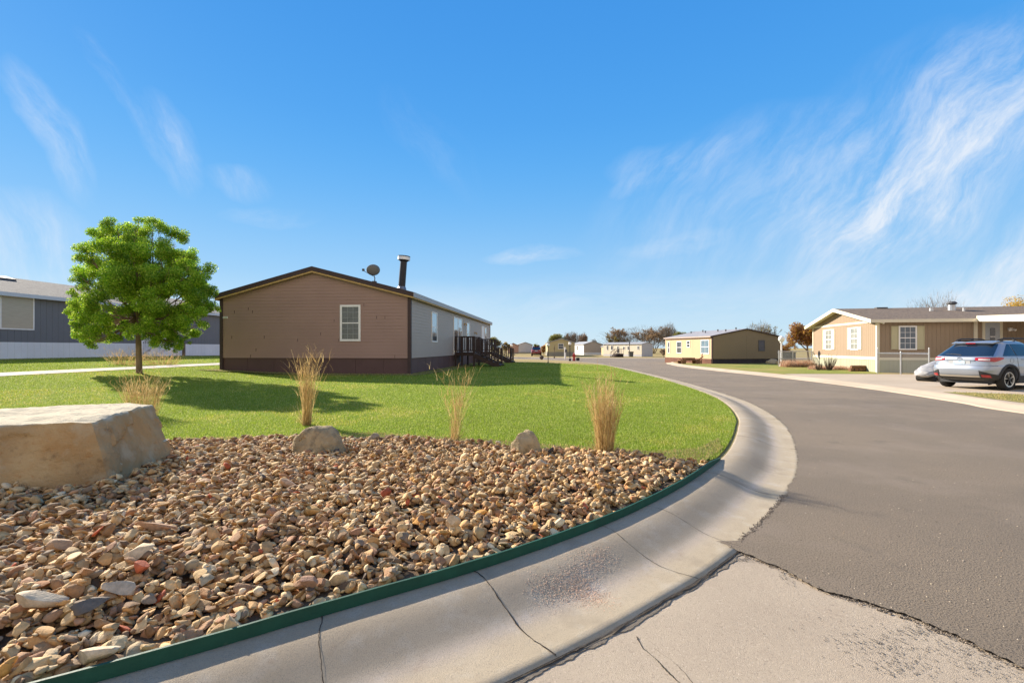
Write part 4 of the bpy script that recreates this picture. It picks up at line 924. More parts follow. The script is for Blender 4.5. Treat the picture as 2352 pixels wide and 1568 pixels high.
# --- olive house across the street
m_olive = mat('olive_tan_siding', (.205,.165,.105), rough=.7, var=.05, vs=.6); m_olive_sunlit = mat('olive_tan_siding_sunlit', (.52,.38,.22), rough=.7, var=.05, vs=.6)  # same siding twice; sunlight on its left wall is put into the lighter colour
m_rust = mat('rust_brown_skirting', (.17,.07,.04), rough=.8, var=.3, vs=2); m_nearbl = mat('dark_skirting', (.035,.03,.04), rough=.8, var=.3)
m_wroof = mat('pale_coated_roof', (.33,.32,.325), rough=.6, var=.2, vs=2)
ho = House('olive_house', (16.94,41,0), R(12), 6.72, 7.6, .52, 2.44, 3.08, 'olive tan low house with pale roof and rust brown skirting across the street', zb=.0)
ho.grooved('S', m_olive, ho.zs, None, 3.36); ho.grooved('E', m_olive, ho.zs, None, .4); ho.grooved('N', m_olive, ho.zs, None, .4); ho.grooved('W', m_olive_sunlit, ho.zs, None, 2.4)
ho.skirt(m_nearbl, .5, 'S', -.05); ho.skirt(m_nearbl, .5, 'EN', 0); ho.skirt(m_rust, .16, 'W', .05)
ho.roof(m_wroof, .15, .06, .05); ho.rake(m_dbrown, .10, .03); ho.fascia(mat('pinkish_fascia', (.42,.33,.28), rough=.6, var=.1), .11, .03)
mb = MB(); mb.box((-.02,-.07,0),(.07,.04,ho.ze)); mb.build('corner_trim', m_dbrown, ho.root)
ho.window('S', a_of(1743, ho), a_of(1755, ho), 1.24, 2.08, frame=m_dkgrey, glass=mat('blue_curtained_glass', (.09,.10,.13), rough=.2, var=.2), munt=None, label='dark framed gable window')
for (y0, y1, z0, z1) in ((.4, 1.5, 1.0, 2.1), (3.3, 3.7, 1.55, 2.05), (4.7, 5.4, 1.0, 2.02), (6.8, 7.05, 1.0, 2.0)):
    ho.window('W', ho.L-y1, ho.L-y0, z0, z1, glass=m_glass_b if y0 < 1 else m_glass, munt=(2,1) if y1-y0 > .5 else None, proud=.03)
for i, (x, y) in enumerate(((2.2,1.2),(2.4,2.6),(2.0,3.9),(2.6,5.2),(2.1,6.4),(3.0,.9))):
    z = ho.top(x)+.04; mb = MB(); mb.tube([(x,y,z),(x,y,z+.16+.05*(i % 2))],.05,8); mb.tube([(x,y,z+.16),(x,y,z+.2)],.08,8); mb.build('roof_vent', m_dkgrey, ho.root)

# --- tan house with shutters on the right
m_tan = mat('tan_siding', (.29,.215,.145), rough=.7, var=.05, vs=.6); m_cream = mat('cream_trim', (.70,.64,.49), rough=.6, var=.05)
m_sage = mat('sage_skirting', (.36,.36,.26), rough=.7, var=.08)
TH = R(-101.5); cx_ = Vector((math.cos(TH), math.sin(TH), 0)); near_c = Vector((19.94, 26.4, 0)); Wt = 8.5
ht = House('tan_house', near_c-cx_*Wt, TH, Wt, 19, .86, 2.98, 3.86, 'tan manufactured home with cream shutters, brown shingle roof and attached porch on the right', zb=.0)
for f in 'SEN': ht.grooved(f, m_tan, ht.zs, None, .2)
ht.grooved('W', m_tan, ht.zs, None, .6); ht.skirt(m_sage, .2, 'SEWN', .0); ht.corner(m_cream, .10)
ht.roof(m_shingb, .30, .42, .07); ht.rake(m_cream, .20, .04); ht.fascia(m_cream, .17, .03)
mb = MB(); k = ht.k
mb.prism([(-.30, ht.ze-.3*k-.005), (ht.W/2, ht.zp-.005), (ht.W+.30, ht.ze-.3*k-.005), (ht.W+.3, ht.ze-.3*k-.02), (ht.W/2, ht.zp-.02), (-.30, ht.ze-.3*k-.02)], -.42, 0); mb.build('soffit', m_cream, ht.root)
mb = MB(); mb.box((0,0,ht.ze-.12),(ht.W,.025,ht.ze-.0),ht.fm('S')); mb.box((-.02,0,.80),(ht.W+.02,.03,.96),ht.fm('S')); mb.box((.02,0,.80),(ht.L,.03,.93),ht.fm('E')); mb.build('band_trim', m_cream, ht.root)
def along(h, X, base, d):   # distance along direction d from base seen at column X
    t = (X-1176)/F; return (t*base.y-base.x)/(d.x-t*d.y)
dg = -cx_; ds_ = Vector((-math.sin(TH), math.cos(TH), 0))
m_lace = mat('curtained_pane', (.20,.21,.19), rough=.15, vs=3, col2=(.32,.33,.30), spec=.6)
for X0, X1 in ((1897.3,1910.8),(1955,1971)):
    t0, t1 = along(ht, X0, near_c, dg), along(ht, X1, near_c, dg); ht.window('S', Wt-t0, Wt-t1, 1.40, 2.62, glass=m_lace, munt=(2,2), shut=m_cream, shw=.36)
m_dsh = mat('olive_cream_shutter', (.48,.44,.28), rough=.6, var=.05)
s0, s1 = along(ht, 2067, near_c, ds_), along(ht, 2102, near_c, ds_)
ht.window('E', s0, s1, 1.42, 2.58, glass=mat('blue_grey_pane', (.10,.13,.17), rough=.1, var=.3, spec=.7), munt=(3,2), shut=m_dsh, shw=.34, fr=.07, label='wide white window with olive cream shutters')
s2 = along(ht, 2236, near_c, ds_); sd0, sd1 = along(ht, 2262, near_c, ds_), along(ht, 2296, near_c, ds_)
mb = MB(); mb.box((s2,0,.93),(s2+.16,.05,ht.ze),ht.fm('E')); mb.build('corner_trim', m_cream, ht.root)
dr = ht.window('E', sd0, sd1, .9, 2.78, fr=.12, frame=m_cream, glass=mat('white_door_panel', (.42,.45,.48), rough=.4, var=.05), munt=None, sash=False, name='door')
mb = MB(); Mx = ht.fm('E'); mb.box((sd0+.22,.018,1.6),(sd1-.22,.032,2.5),Mx); mb.build('door_light', m_glass, dr)
mb = MB(); mb.box((sd0+.22,.033,2.02),(sd1-.22,.042,2.07),Mx); mb.build('rail', m_white, dr)
mb = MB(); b = sd1+.45; mb.box((b-.09,0,2.35),(b+.09,.08,2.5),Mx); mb.tube([Mx@Vector((b-.08,.08,2.42)),Mx@Vector((b-.12,.2,2.38))],[.04,.06],8); mb.tube([Mx@Vector((b+.08,.08,2.42)),Mx@Vector((b+.12,.2,2.38))],[.04,.06],8); mb.build('security_light', m_white, ht.root)
mb = MB(); mb.tube([Mx@Vector((.14,.06,2.85)),Mx@Vector((.2,.24,2.8))],[.05,.05],8); mb.build('security_light', m_white, ht.root)
# porch roof
mb = MB(); z0 = ht.ze-.02
mb.add([(0,.3,z0+.02),(9,.3,z0+.02),(9,3.7,z0-.13+.0),(0,3.7,z0-.13),(0,.3,z0+.14),(9,.3,z0+.14),(9,3.7,z0),(0,3.7,z0)], [(0,1,2,3),(7,6,5,4),(0,4,5,1),(1,5,6,2),(2,6,7,3),(3,7,4,0)], 0, Mx@Matrix.Translation((s2,0,0)))
pf = mb.build('porch_roof', m_shingb, ht.root)
mb = MB(); T_ = Mx@Matrix.Translation((s2,0,0))
mb.add([(-.04,.28,z0-.12),(0,.28,z0-.12),(0,3.72,z0-.30),(-.04,3.72,z0-.30),(-.04,.28,z0+.17),(0,.28,z0+.17),(0,3.72,z0+.03),(-.04,3.72,z0+.03)], [(0,1,2,3),(7,6,5,4),(0,4,5,1),(1,5,6,2),(2,6,7,3),(3,7,4,0)], 0, T_)
mb.box((-.04,3.72,z0-.3),(9,3.76,z0+.03),T_); mb.build('porch_fascia', m_cream, ht.root)
for s_ in (2.6, 8.8):
    mb = MB(); mb.box((s_,3.5,.1),(s_+.1,3.6,z0-.1),T_); mb.build('porch_post', m_cream, ht.root)
# roof furniture
def roof_pt(y, f): x = ht.W/2+(ht.W/2)*f; return Vector((x, y, ht.top(x)+.07))
for (X, f, r1, h_) in ((2139, .35, .09, .16), (2186, .30, .17, .30), (2214, .42, .06, .2)):
    y = along(ht, X, near_c-cx_*(Wt/2*(1-f)), ds_); q = roof_pt(y, f)
    mb = MB(); mb.tube([q-Vector((0,0,.1)), q+Vector((0,0,h_))], [r1*1.1, r1], 12); v_ = mb.build('roof_vent', m_galv, ht.root)
    if h_ > .25: mb = MB(); mb.tube([q+Vector((0,0,h_)), q+Vector((0,0,h_+.06)), q+Vector((0,0,h_+.1)), q+Vector((0,0,h_+.2))], [r1*.7, r1*1.5, r1*1.5, r1*.9], 12); mb.build('cowl', m_dkgrey, v_)
for y in (2.2, 12.6):
    q = roof_pt(y, .02); mb = MB(); mb.box((q.x-.15,q.y-.3,q.z-.05),(q.x+.15,q.y+.3,q.z+.06)); mb.build('ridge_vent', m_dkgrey, ht.root)

# --- chain link fences
m_wire = mat('fence_wire', (.40,.41,.40), rough=.5, metal=.5, var=.1)
def fence(A, B, h, posts, label, rails=(1.0,), mesh=True, tall=()):
    root = empty('chain_link_fence', A, math.atan2((B-A).y, (B-A).x)); tag(root, label, 'fence'); L_ = (B-A).length
    for x in posts:
        hh = h+(.18 if x in tall else 0); mb = MB(); mb.tube([(x,0,-.1),(x,0,hh),(x,0,hh+.03)], [.035,.035,.02], 10); mb.build('post', m_galv, root)
    for f in rails:
        mb = MB(); mb.tube([(0,0,h*f),(L_,0,h*f)], .024, 8); mb.build('rail', m_galv, root)
    if mesh:
        mb = MB(); s = .11; r = .0035
        n = int((L_+h)/s)
        for i in range(n):
            for sg in (1, -1):
                x0 = i*s-(h if sg > 0 else 0); a, b = (x0, x0+h) if sg > 0 else (x0, x0-h)
                za, zb = .04, h
                if a < 0: za = .04+(0-a)*(h-.04)/abs(b-a); a = 0
                if b < 0: zb = h-(0-b)*(h-.04)/abs(b-a+1e-9) if sg < 0 else zb; b = max(b, 0)
                if b > L_: zb = za+(L_-a)*(zb-za)/(b-a); b = L_
                if a > L_:
                    if b >= L_: continue
                    za = za+(a-L_)/(a-b)*(zb-za); a = L_
                if zb-za < .03: continue
                mb.bar((a,0,za),(b,0,zb),r*2)
        o = mb.build('wire_mesh', m_wire, root)
A = G(2015.5, 857, ZR); B = G(2134, 861.5, ZR); A.z = B.z = ZR
fence(A, B, 1.13, (0, (B-A).length*.47, (B-A).length), 'chain link gate section in front of the tan house, left of the silver car', rails=(.93, ), tall=(0, (B-A).length))
A = G(1789, 841.5, ZR); B = G(1864.5, 841.5, ZR)
fence(A, B, 1.13, (0, (B-A).length*.42, (B-A).length), 'chain link fence between the white lamp post and the tan house', rails=(.97, .5))
A = G(1797, 838, ZR); mb = MB(); mb.box((0,0,0),(1.05,.6,.95)); mb.box((-.03,-.03,.95),(1.08,.63,1.02)); mb.box((.1,-.01,.1),(.95,0,.9)); tag(mb.build('storage_bin', mat('charcoal_plastic', (.085,.095,.11), rough=.7, var=.2), loc=A), 'charcoal storage bin behind the chain link fence by the white lamp post', 'bin')

# ---------------------------------------------------------------- trees
m_leaf = tint_mat('green_leaves', rough=.55, var=0, transl=.50, spec=.35)
m_bark = mat('brown_bark', (.32,.22,.145), rough=.95, vs=6, col2=(.15,.10,.07), bump=1, bs=25, stretch=(1,1,.25))
m_twig = mat('grey_twigs', (.23,.19,.15), rough=.95, var=.3, vs=5)
def leaf_cloud(name, centers, radii, n, size, cols, parent, m, seed=1, shell=.55, flat=.8, shade=True):
    r = np.random.default_rng(seed); centers = np.array(centers); radii = np.array(radii); w = radii**2/(radii**2).sum()
    k = r.choice(len(centers), n, p=w); d = r.normal(size=(n, 3)); d /= np.linalg.norm(d, axis=1)[:, None]
    rr = radii[k]*(shell+(1-shell)*r.random(n)**.6)*np.where(r.random(n) < .12, r.uniform(.9, 1.18, n), 1)
    d[:, 2] *= flat; c = centers[k]+d*rr[:, None]
    a = r.normal(size=(n, 3))+d*.6; a /= np.linalg.norm(a, axis=1)[:, None]; b = np.cross(a, r.normal(size=(n, 3))); b /= np.linalg.norm(b, axis=1)[:, None]; t = np.cross(a, b)
    s = (size*r.uniform(.55, 1.3, n))[:, None]
    V = np.stack([c-b*s, c+t*s*.5, c+b*s, c-t*s*.5], 1).reshape(-1, 3)
    col = np.array(cols)[r.integers(0, len(cols), n)]*r.uniform(.75, 1.25, (n, 1))*r.uniform(.8, 1.2, len(centers))[k][:, None]
    return np_mesh(name, V, np.arange(4*n).reshape(-1, 4), m, parent, col=np.repeat(col, 4, 0))
def branchy(mb, p, d, L_, r0, depth, rnd, spread=.5, up=.15, nseg=3, kids=(2, 3), ends=None, shrink=.68, minr=.006, n0=7):
    pts = [p]; rad = [r0]; q = p.copy(); dd = d.copy()
    for i in range(nseg):
        dd = (dd+Vector((rnd.gauss(0, .10), rnd.gauss(0, .10), rnd.gauss(0, .06)+up*.3))).normalized(); q = q+dd*L_/nseg; pts.append(q.copy()); rad.append(max(minr, r0*(1-.45*(i+1)/nseg)))
    mb.tube(pts, rad, max(3, n0-(0 if depth > 3 else 3)), cap=False)
    if ends is not None: ends.append((q.copy(), depth))
    if depth <= 0: return
    for k in range(rnd.randint(*kids)):
        f = rnd.uniform(.45, 1.0) if k else 1.0; i = min(nseg-1, int(f*nseg)); p0 = pts[i].lerp(pts[i+1], f*nseg-i) if f < 1 else q
        a = Vector((rnd.gauss(0, 1), rnd.gauss(0, 1), rnd.gauss(0, .6))).normalized(); nd = (dd+a*spread*rnd.uniform(.7, 1.5)+Vector((0, 0, up))).normalized()
        branchy(mb, p0, nd, L_*shrink*rnd.uniform(.8, 1.2), max(minr, rad[i]*.68), depth-1, rnd, spread, up, nseg, kids, ends, shrink, minr, n0)

# main green tree: lobes given by their outline in the picture plane at its distance, spread in depth
base = G(320, 858); base.z -= .05; D0 = base.y
def tp(X, Y, dy_=0.0): return P(X, Y, D0+dy_)-base
tr = empty('leafy_tree', base); tag(tr, 'round crowned bright green leafy tree on the lawn left of the brown house', 'tree')
rnd = random.Random(4); mb = MB()
fork = tp(317, 735)
mb.tube([Vector((0,0,-.2)), Vector((0,0,0)), tp(319, 830), tp(318, 780), fork], [.15,.105,.092,.085,.08], 12, cap=False)
lobes = []
L2 = [(420,640,-1.3,42),(455,620,-.6,36),(430,720,-1.2,40),(465,700,-.6,32),(300,650,-1.5,46),(360,640,-1.4,42),(400,755,-1.2,34),(340,735,-1.4,36),(230,545,0,34),(268,520,.3,34),(310,525,-.3,34),(352,520,.2,36),(395,540,-.2,36),(425,575,.3,36),(205,585,-.3,36),(250,580,-1.0,42),(300,575,-1.1,44),(350,580,-.9,42),(400,595,-.8,38),
      (190,640,.2,32),(215,665,-.9,42),(265,640,-1.4,50),(330,630,-1.2,38),(385,640,-1.2,42),(440,620,.1,38),(455,670,.0,40),(475,690,.3,30),(430,690,-.9,42),
      (175,690,.1,28),(200,715,-.7,36),(240,710,-1.3,42),(350,690,-1.5,44),(385,725,-1.2,44),(290,690,-.9,28),(455,735,-.3,30),(200,755,-.3,34),(220,780,.0,20),(240,750,-.9,32),(285,750,-.5,22),(272,775,-.2,14),
      (345,765,-.7,24),(380,775,-.8,30),(410,765,-.5,34),(425,782,-.2,16),(360,740,-.8,30),(190,780,0,12),
      (250,560,1.0,46),(330,560,1.1,52),(400,590,1.0,46),(210,640,1.0,46),(290,640,1.3,56),(370,650,1.3,56),(450,660,.9,40),(200,720,.9,40),(260,730,1.2,44),(340,730,1.2,48),(410,740,.9,40),(310,600,.2,40),(240,620,.2,40),(380,610,.1,40),
      (215,785,-.9,22),(300,745,-1.2,30),(250,775,-1.0,26),(395,792,-.6,22),(215,765,-1.0,30),(255,772,.6,26),(300,760,.8,26),(350,778,.6,26),(400,785,-.9,26),(435,760,.5,30),(170,735,.2,20),(180,755,-.4,24),(165,672,.2,16),(160,715,.1,14),(495,665,.2,14),(490,710,.2,16),(470,640,0,18)]
for X, Y, dy_, r in L2: lobes.append((tp(X, Y, dy_), r/F*D0*.92))
cs_, rs_ = [], []
rr_ = random.Random(9)
for c, r in lobes:
    m = max(5, int(9*(r/.6)**1.4))
    for _ in range(m):
        a = Vector((rr_.gauss(0,1), rr_.gauss(0,1), rr_.gauss(0,1))).normalized()*r*rr_.uniform(.45,.95); a.z *= .85; cs_.append(c+a); rs_.append(r*rr_.uniform(.30,.52))
for c, r in lobes:
    mid = fork+(c-fork)*.5+Vector((rnd.gauss(0,.12), rnd.gauss(0,.12), -.12*(c-fork).length+rnd.uniform(0,.15)))
    th = rnd.uniform(.02, .045); mb.tube([fork+Vector((0,0,rnd.uniform(-.35,.25))), fork.lerp(mid,.5)+Vector((0,0,.08)), mid, c], [th*1.2, th, th*.7, .01], 6, cap=False)
    for _ in range(5):
        e = c+Vector((rnd.gauss(0,1), rnd.gauss(0,1), rnd.gauss(0,1))).normalized()*r*.8; mb.tube([mid.lerp(c, rnd.uniform(.3,.9)), e], [.014,.005], 4, cap=False)
mb.tube([fork, tp(300,690), tp(305,640), tp(300,590)], [.085,.06,.04,.02], 8, cap=False); mb.tube([fork, tp(338,700), tp(352,640), tp(350,600)], [.07,.05,.035,.015], 8, cap=False); mb.tube([fork+Vector((0,0,-.2)), tp(280,730), tp(250,700)], [.06,.04,.02], 8, cap=False)
mb.build('trunk', m_bark, tr, smooth=True)
cr_ = leaf_cloud('crown', cs_, rs_, 260000, .029, [(.22,.40,.02),(.28,.46,.025),(.38,.54,.035),(.13,.28,.015),(.52,.62,.08)], tr, m_leaf, 3, shell=.2, flat=.85)

def far_tree(X, Yb, Yt, w, d, kind, seed, label, name='tree', group=None, zb=None, cols=None, nl=None, dep=None, sz=None):
    "w and heights in reference pixels at distance d; kind: leafy, autumn, bare"
    b = P(X, Yb, d); zb = .04 if zb is None else zb; b.z = zb; top = P(X, Yt, d).z; hgt = top-zb; wid = w/F*d
    t = empty(name, b); tag(t, label, 'tree' if name != 'shrub' else 'shrub', group); rnd = random.Random(seed); mb = MB(); ends = []
    if kind == 'bare':
        tr_n = rnd.randint(3, 4)
        for q in range(tr_n):
            a = rnd.uniform(0, 6.28); d_ = Vector((math.cos(a)*.35*wid/hgt, math.sin(a)*.35*wid/hgt, 1)).normalized(); branchy(mb, Vector((math.cos(a)*.05*wid, math.sin(a)*.05*wid, 0)), d_, hgt*.36, hgt*.018, dep or 5, rnd, .42, .10, 3, (2, 3), ends, .72, max(.008, d*.00022), 5)
        # fit to the wanted height and width
        zs = max(v[2] for v in mb.v); xs = max(abs(v[0]) for v in mb.v); mb.v = [(v[0]*wid/2/xs, v[1]*wid/2/xs, v[2]*hgt/zs) for v in mb.v]; ends = [(Vector((e.x*wid/2/xs, e.y*wid/2/xs, e.z*hgt/zs)), k) for e, k in ends]
        mb.build('trunk', m_twig, t)
        r2 = np.random.default_rng(seed); n_ = 2600; u1 = r2.normal(size=(n_, 3)); u1 /= np.linalg.norm(u1, axis=1)[:, None]; u1 *= (r2.random(n_)**.45)[:, None]
        lob = 1+.22*np.sin(u1[:, 0]*5+seed)*np.cos(u1[:, 1]*4+seed); q_ = np.stack([u1[:, 0]*wid*.5*lob, u1[:, 1]*wid*.5*lob, hgt*.60+u1[:, 2]*hgt*.42*lob], 1); dr_ = q_+r2.normal(size=(n_, 3))*hgt*.22; dr_ /= np.linalg.norm(dr_, axis=1)[:, None]; l_ = hgt*r2.uniform(.05, .14, n_)[:, None]; w_ = np.cross(dr_, r2.normal(size=(n_, 3))); w_ *= d*.00022/np.linalg.norm(w_, axis=1)[:, None]
        np_mesh('twigs', np.stack([q_-w_, q_+w_, q_+dr_*l_], 1).reshape(-1, 3), np.arange(3*n_).reshape(-1, 3), m_twig, t)
        if nl:
            e = [tuple(q) for q, k in ends if k < 3]; leaf_cloud('crown', e, [hgt*.045]*len(e), nl, sz or d*.0013, cols, t, m_leaf, seed, shell=0)
        return t
    branchy(mb, Vector((0,0,-.1)), Vector((0,0,1)), hgt*.42, hgt*.028, 3, rnd, .5, .1, 3, (3, 4), ends, .62, .01, 6)
    mb.build('trunk', m_bark, t)
    cs = []; rs = []
    for _ in range(26):
        a = Vector((rnd.gauss(0,1), rnd.gauss(0,1), rnd.gauss(0,1))).normalized()*rnd.uniform(.25,1)**.5; q = Vector((a.x*wid*.38, a.y*wid*.38, hgt*.58+a.z*hgt*.30)); cs.append(q); rs.append(wid*rnd.uniform(.09,.20))
    leaf_cloud('crown', cs, rs, nl or 9000, sz or max(.05, d*.0011), cols, t, m_leaf, seed, shell=.1); return t
GRN = [(.13,.17,.03),(.17,.2,.04),(.22,.22,.05)]; OLV = [(.20,.19,.06),(.27,.23,.08),(.33,.25,.08)]; YEL = [(.55,.34,.04),(.62,.42,.06),(.45,.26,.03),(.50,.38,.08)]; RST = [(.30,.13,.05),(.36,.18,.06),(.24,.11,.05),(.42,.24,.08)]; BRN = [(.26,.17,.10),(.30,.21,.12)]
# behind and beside the tan house
far_tree(1858, 836, 722, 95, 44, 'leafy', 11, 'rust and orange leaved tree beside the left end of the tan house', cols=RST+YEL[:1], nl=9000, zb=.1, sz=.085)
far_tree(1806, 836, 770, 50, 50, 'leafy', 31, 'small golden leaved tree behind the chain link fence', cols=YEL[2:]+RST, nl=4000, zb=.1, sz=.07)
far_tree(2350, 800, 664, 150, 50, 'leafy', 12, 'golden yellow autumn tree behind the tan house at the right edge', cols=YEL, nl=14000, zb=.1, sz=.08)
far_tree(2152, 800, 683, 120, 52, 'bare', 13, 'leafless tree showing above the brown shingle roof of the tan house', zb=.1)
far_tree(1748, 800, 744, 60, 62, 'bare', 14, 'thin tree with few pale leaves behind the olive house roof', zb=.1, nl=500, cols=OLV, sz=.10)
far_tree(1562, 810, 752, 44, 80, 'leafy', 15, 'green brown tree showing over the far end of the olive house', cols=OLV+GRN, nl=4000)
# the big leafless group behind the long white home
far_tree(1462, 812, 752, 150, 125, 'bare', 16, 'wide brown leafless tree, largest of the row behind the long white home', group='leafless trees beyond the street', nl=7000, cols=BRN, sz=.12)
far_tree(1500, 812, 756, 100, 130, 'bare', 17, 'brown leafless tree directly behind the right end of the long white home', group='leafless trees beyond the street', nl=4500, cols=BRN, sz=.12)
far_tree(1424, 812, 764, 60, 128, 'bare', 18, 'olive leaved loose tree at the left end of the leafless row', group='leafless trees beyond the street', nl=3500, cols=OLV, sz=.14)
far_tree(1535, 812, 746, 40, 120, 'bare', 19, 'tall thin pale leafless tree left of the olive house roof', group='leafless trees beyond the street')
far_tree(1284, 812, 762, 58, 118, 'leafy', 20, 'olive green tree behind the beige gabled home', cols=OLV+GRN, nl=6000, sz=.15)
far_tree(1313, 812, 764, 34, 116, 'bare', 21, 'brown leafless tree right of the beige gabled home', nl=1500, cols=BRN, sz=.12)
far_tree(1338, 812, 767, 26, 122, 'bare', 22, 'small leafless tree above the pale gabled home', nl=900, cols=RST+BRN, sz=.12)
far_tree(1364, 812, 781, 18, 160, 'bare', 23, 'tiny distant leafless tree right of the pale gabled home')
far_tree(1134, 815, 764, 34, 75, 'leafy', 24, 'olive tree just beyond the far corner of the brown house', cols=OLV+GRN, nl=3500, sz=.09)
far_tree(1162, 812, 782, 24, 110, 'leafy', 25, 'small ochre tree between the porch steps and the pink shed', cols=OLV+YEL[2:3], nl=2500, sz=.10)
far_tree(1233, 815, 785, 18, 98, 'leafy', 26, 'yellow green bush behind the parked red car', cols=[(.28,.28,.03),(.34,.32,.05),(.2,.2,.03)], nl=3000, name='shrub', sz=.10)
far_tree(1249, 817, 790, 22, 95, 'leafy', 27, 'orange red autumn bush between the red car and the beige home', cols=RST+YEL[:1], nl=3000, name='shrub', sz=.09)
far_tree(1100, 812, 785, 30, 200, 'leafy', 28, 'hazy distant tree low on the horizon behind the porch', cols=OLV, nl=2000, sz=.22) if False else None

# ---------------------------------------------------------------- distant homes
def far_house(name, X, Yb, d, rz, W_, L_, hs, he, hp, mS, mE, mW, msk, mroof, label, cat='house', wins=(), trim=None, zg_=.04, sp=3.0):
    b = P(X, Yb, d); h = House(name, (b.x, b.y, zg_), rz, W_, L_, hs, he, hp, label, cat, zb=-.05)
    for f, m in zip('SEWN', (mS, mE, mW, mE)): h.grooved(f, m, h.zs, None, sp)
    h.skirt(msk, sp, 'SEW', 0); h.roof(mroof, .12, .10, .06); h.rake(trim or mroof, .12, .03, faces='S'); h.fascia(trim or mroof, .10, .03)
    for (f, a0, a1, z0, z1, fr) in wins: h.window(f, a0, a1, z0, z1, frame=fr or m_white, munt=None)
    return h
m_wh = mat('white_siding', (.62,.60,.56), rough=.7, var=.06); m_gwh = mat('pale_grey_siding', (.46,.46,.48), rough=.7, var=.06); m_bei = mat('beige_siding', (.42,.36,.20), rough=.7, var=.06); m_pk = mat('pinkish_siding', (.42,.26,.20), rough=.7, var=.08); m_gry = mat('warm_grey_siding', (.33,.29,.26), rough=.7, var=.06); m_blu = mat('blue_grey_siding', (.17,.24,.31), rough=.7, var=.08); m_gsk = mat('grey_skirting', (.24,.23,.19), rough=.8, var=.1); m_grf = mat('grey_roof', (.30,.31,.33), rough=.8, var=.1); m_wsk = mat('white_skirting', (.6,.62,.66), rough=.8, var=.1)
far_house('beige_home', 1259, 816, 82, R(-2), 4.5, 14, .75, 2.35, 3.0, m_bei, m_bei, m_bei, m_gsk, m_grf, 'beige gabled home with one front window beyond the lamp posts', wins=(('S', 1.75, 2.55, 1.3, 2.1, None), ('E', 3, 4, 1.2, 2.1, None)))
far_house('pale_home', 1341, 813, 98, R(6), 3.9, 12, .5, 2.15, 2.75, m_gry, m_wh, m_wh, m_wsk, m_grf, 'warm grey gabled home with white long side right of the beige home', wins=(('W', 3, 3.8, 1, 1.8, None), ('W', 6, 7, 1, 1.8, None)))
far_house('white_shed_home', 1190, 811, 130, R(4), 3.9, 9, .3, 2.3, 2.95, m_gwh, m_wh, m_wh, m_gsk, m_grf, 'white windowless gabled building far left of the parked red car')
far_house('pink_shed', 1167, 811.5, 120, R(2), 2.6, 5, .25, 2.0, 2.6, m_pk, m_pk, m_pk, m_gsk, mat('brown_roof', (.2,.13,.10), var=.2), 'pinkish brown shed beyond the farther porch steps', cat='shed')
far_house('blue_home', 1377, 811.5, 125, R(0), 3.2, 9, .3, 2.0, 2.4, m_blu, m_blu, m_blu, m_gsk, m_grf, 'blue grey low home between the pale home and the garden shed')
fs = far_house('garden_shed', 1386, 815, 92, R(-3), 2.55, 3, .12, 1.7, 2.25, m_bei, m_bei, m_bei, m_gsk, m_grf, 'beige garden shed with an open dark doorway across the street', cat='shed')
mb = MB(); mb.box((.72,0,0),(1.9,.05,1.55),fs.fm('S')); mb.build('doorway', mat('dark_doorway', (.02,.015,.015), rough=.9), fs.root)
mb = MB(); mb.box((.64,0,0),(.72,.06,1.6),fs.fm('S')); mb.box((1.9,0,0),(1.98,.06,1.6),fs.fm('S')); mb.box((.64,0,1.6),(1.98,.06,1.68),fs.fm('S')); mb.build('door_frame', m_white, fs.root)
# long white home: gable at its right end turned towards the street
lw = P(1498, 818, 76); 
lh = House('long_white_home', (lw.x, lw.y, .04), R(20), 2.55, 9, .35, 2.05, 2.35, 'long low white mobile home with small windows before the leafless trees', zb=-.05)
lh.root.location = P(1474, 818, 78); lh.root.location.z = .04; lh.root.rotation_euler.z = R(32)
for f, m in zip('SEWN', (m_gwh, m_wh, mat('ivory_siding', (.62,.56,.44), rough=.7, var=.06), m_wh)): lh.grooved(f, m, lh.zs, None, 3.0)
lh.skirt(m_gwh, 3, 'SEW', 0); lh.roof(m_grf, .08, .08, .05); lh.fascia(m_grf, .08, .03)
for y0, y1, z0, z1 in ((.6,.9,1.2,1.7),(2.8,3.1,1.1,1.7),(3.8,4.1,1.2,1.6),(5.2,5.5,.6,1.7),(6.6,7.0,1.1,1.8),(7.8,8.1,1.1,1.8)): lh.window('W', lh.L-y1, lh.L-y0, z0, z1, munt=None, sash=False)
far_house('small_grey_home', 1418, 812, 112, R(0), 2.2, 6, .2, 1.5, 1.8, m_gwh, m_gwh, m_gwh, m_gsk, m_grf, 'small pale grey home just right of the garden shed')

# ---------------------------------------------------------------- street furniture
m_lamp = mat('black_lamp_paint', (.02,.02,.022), rough=.4, var=.2); m_globe = mat('milk_glass', (.82,.82,.80), rough=.25, var=.03)
def lamp_post(X, Yb, z, h, label, r=.035, rg=.13, m=None, group='globe lamp posts along the street'):
    b = G(X, Yb, z); t = empty('lamp_post', b); tag(t, label, 'lamp post', group); mb = MB(); mb.lathe([(r*2.6,-.1),(r*2.6,.12),(r*1.3,.2),(r,.25),(r*.85,h-rg*2-.08),(r*1.9,h-rg*2-.06),(r*1.9,h-rg*2)], 10); mb.build('post', m or m_lamp, t)
    mb = MB(); mb.lathe([(rg*.35,h-rg*2),(rg*.8,h-rg*1.7),(rg,h-rg*1.1),(rg*.86,h-rg*.5),(rg*.45,h-rg*.08),(.01,h)], 14); mb.build('globe', m_globe, t, smooth=True); return t
lamp_post(1259, 836.5, .15, 1.68, 'thin black globe lamp post nearer the porch steps, in front of the beige home', r=.03)
lamp_post(1309, 827, .10, 2.00, 'taller black globe lamp post right of the beige home', r=.05, rg=.17)
lamp_post(1175.5, 818, .10, 2.0, 'small distant globe lamp post beside the pink shed', rg=.2)
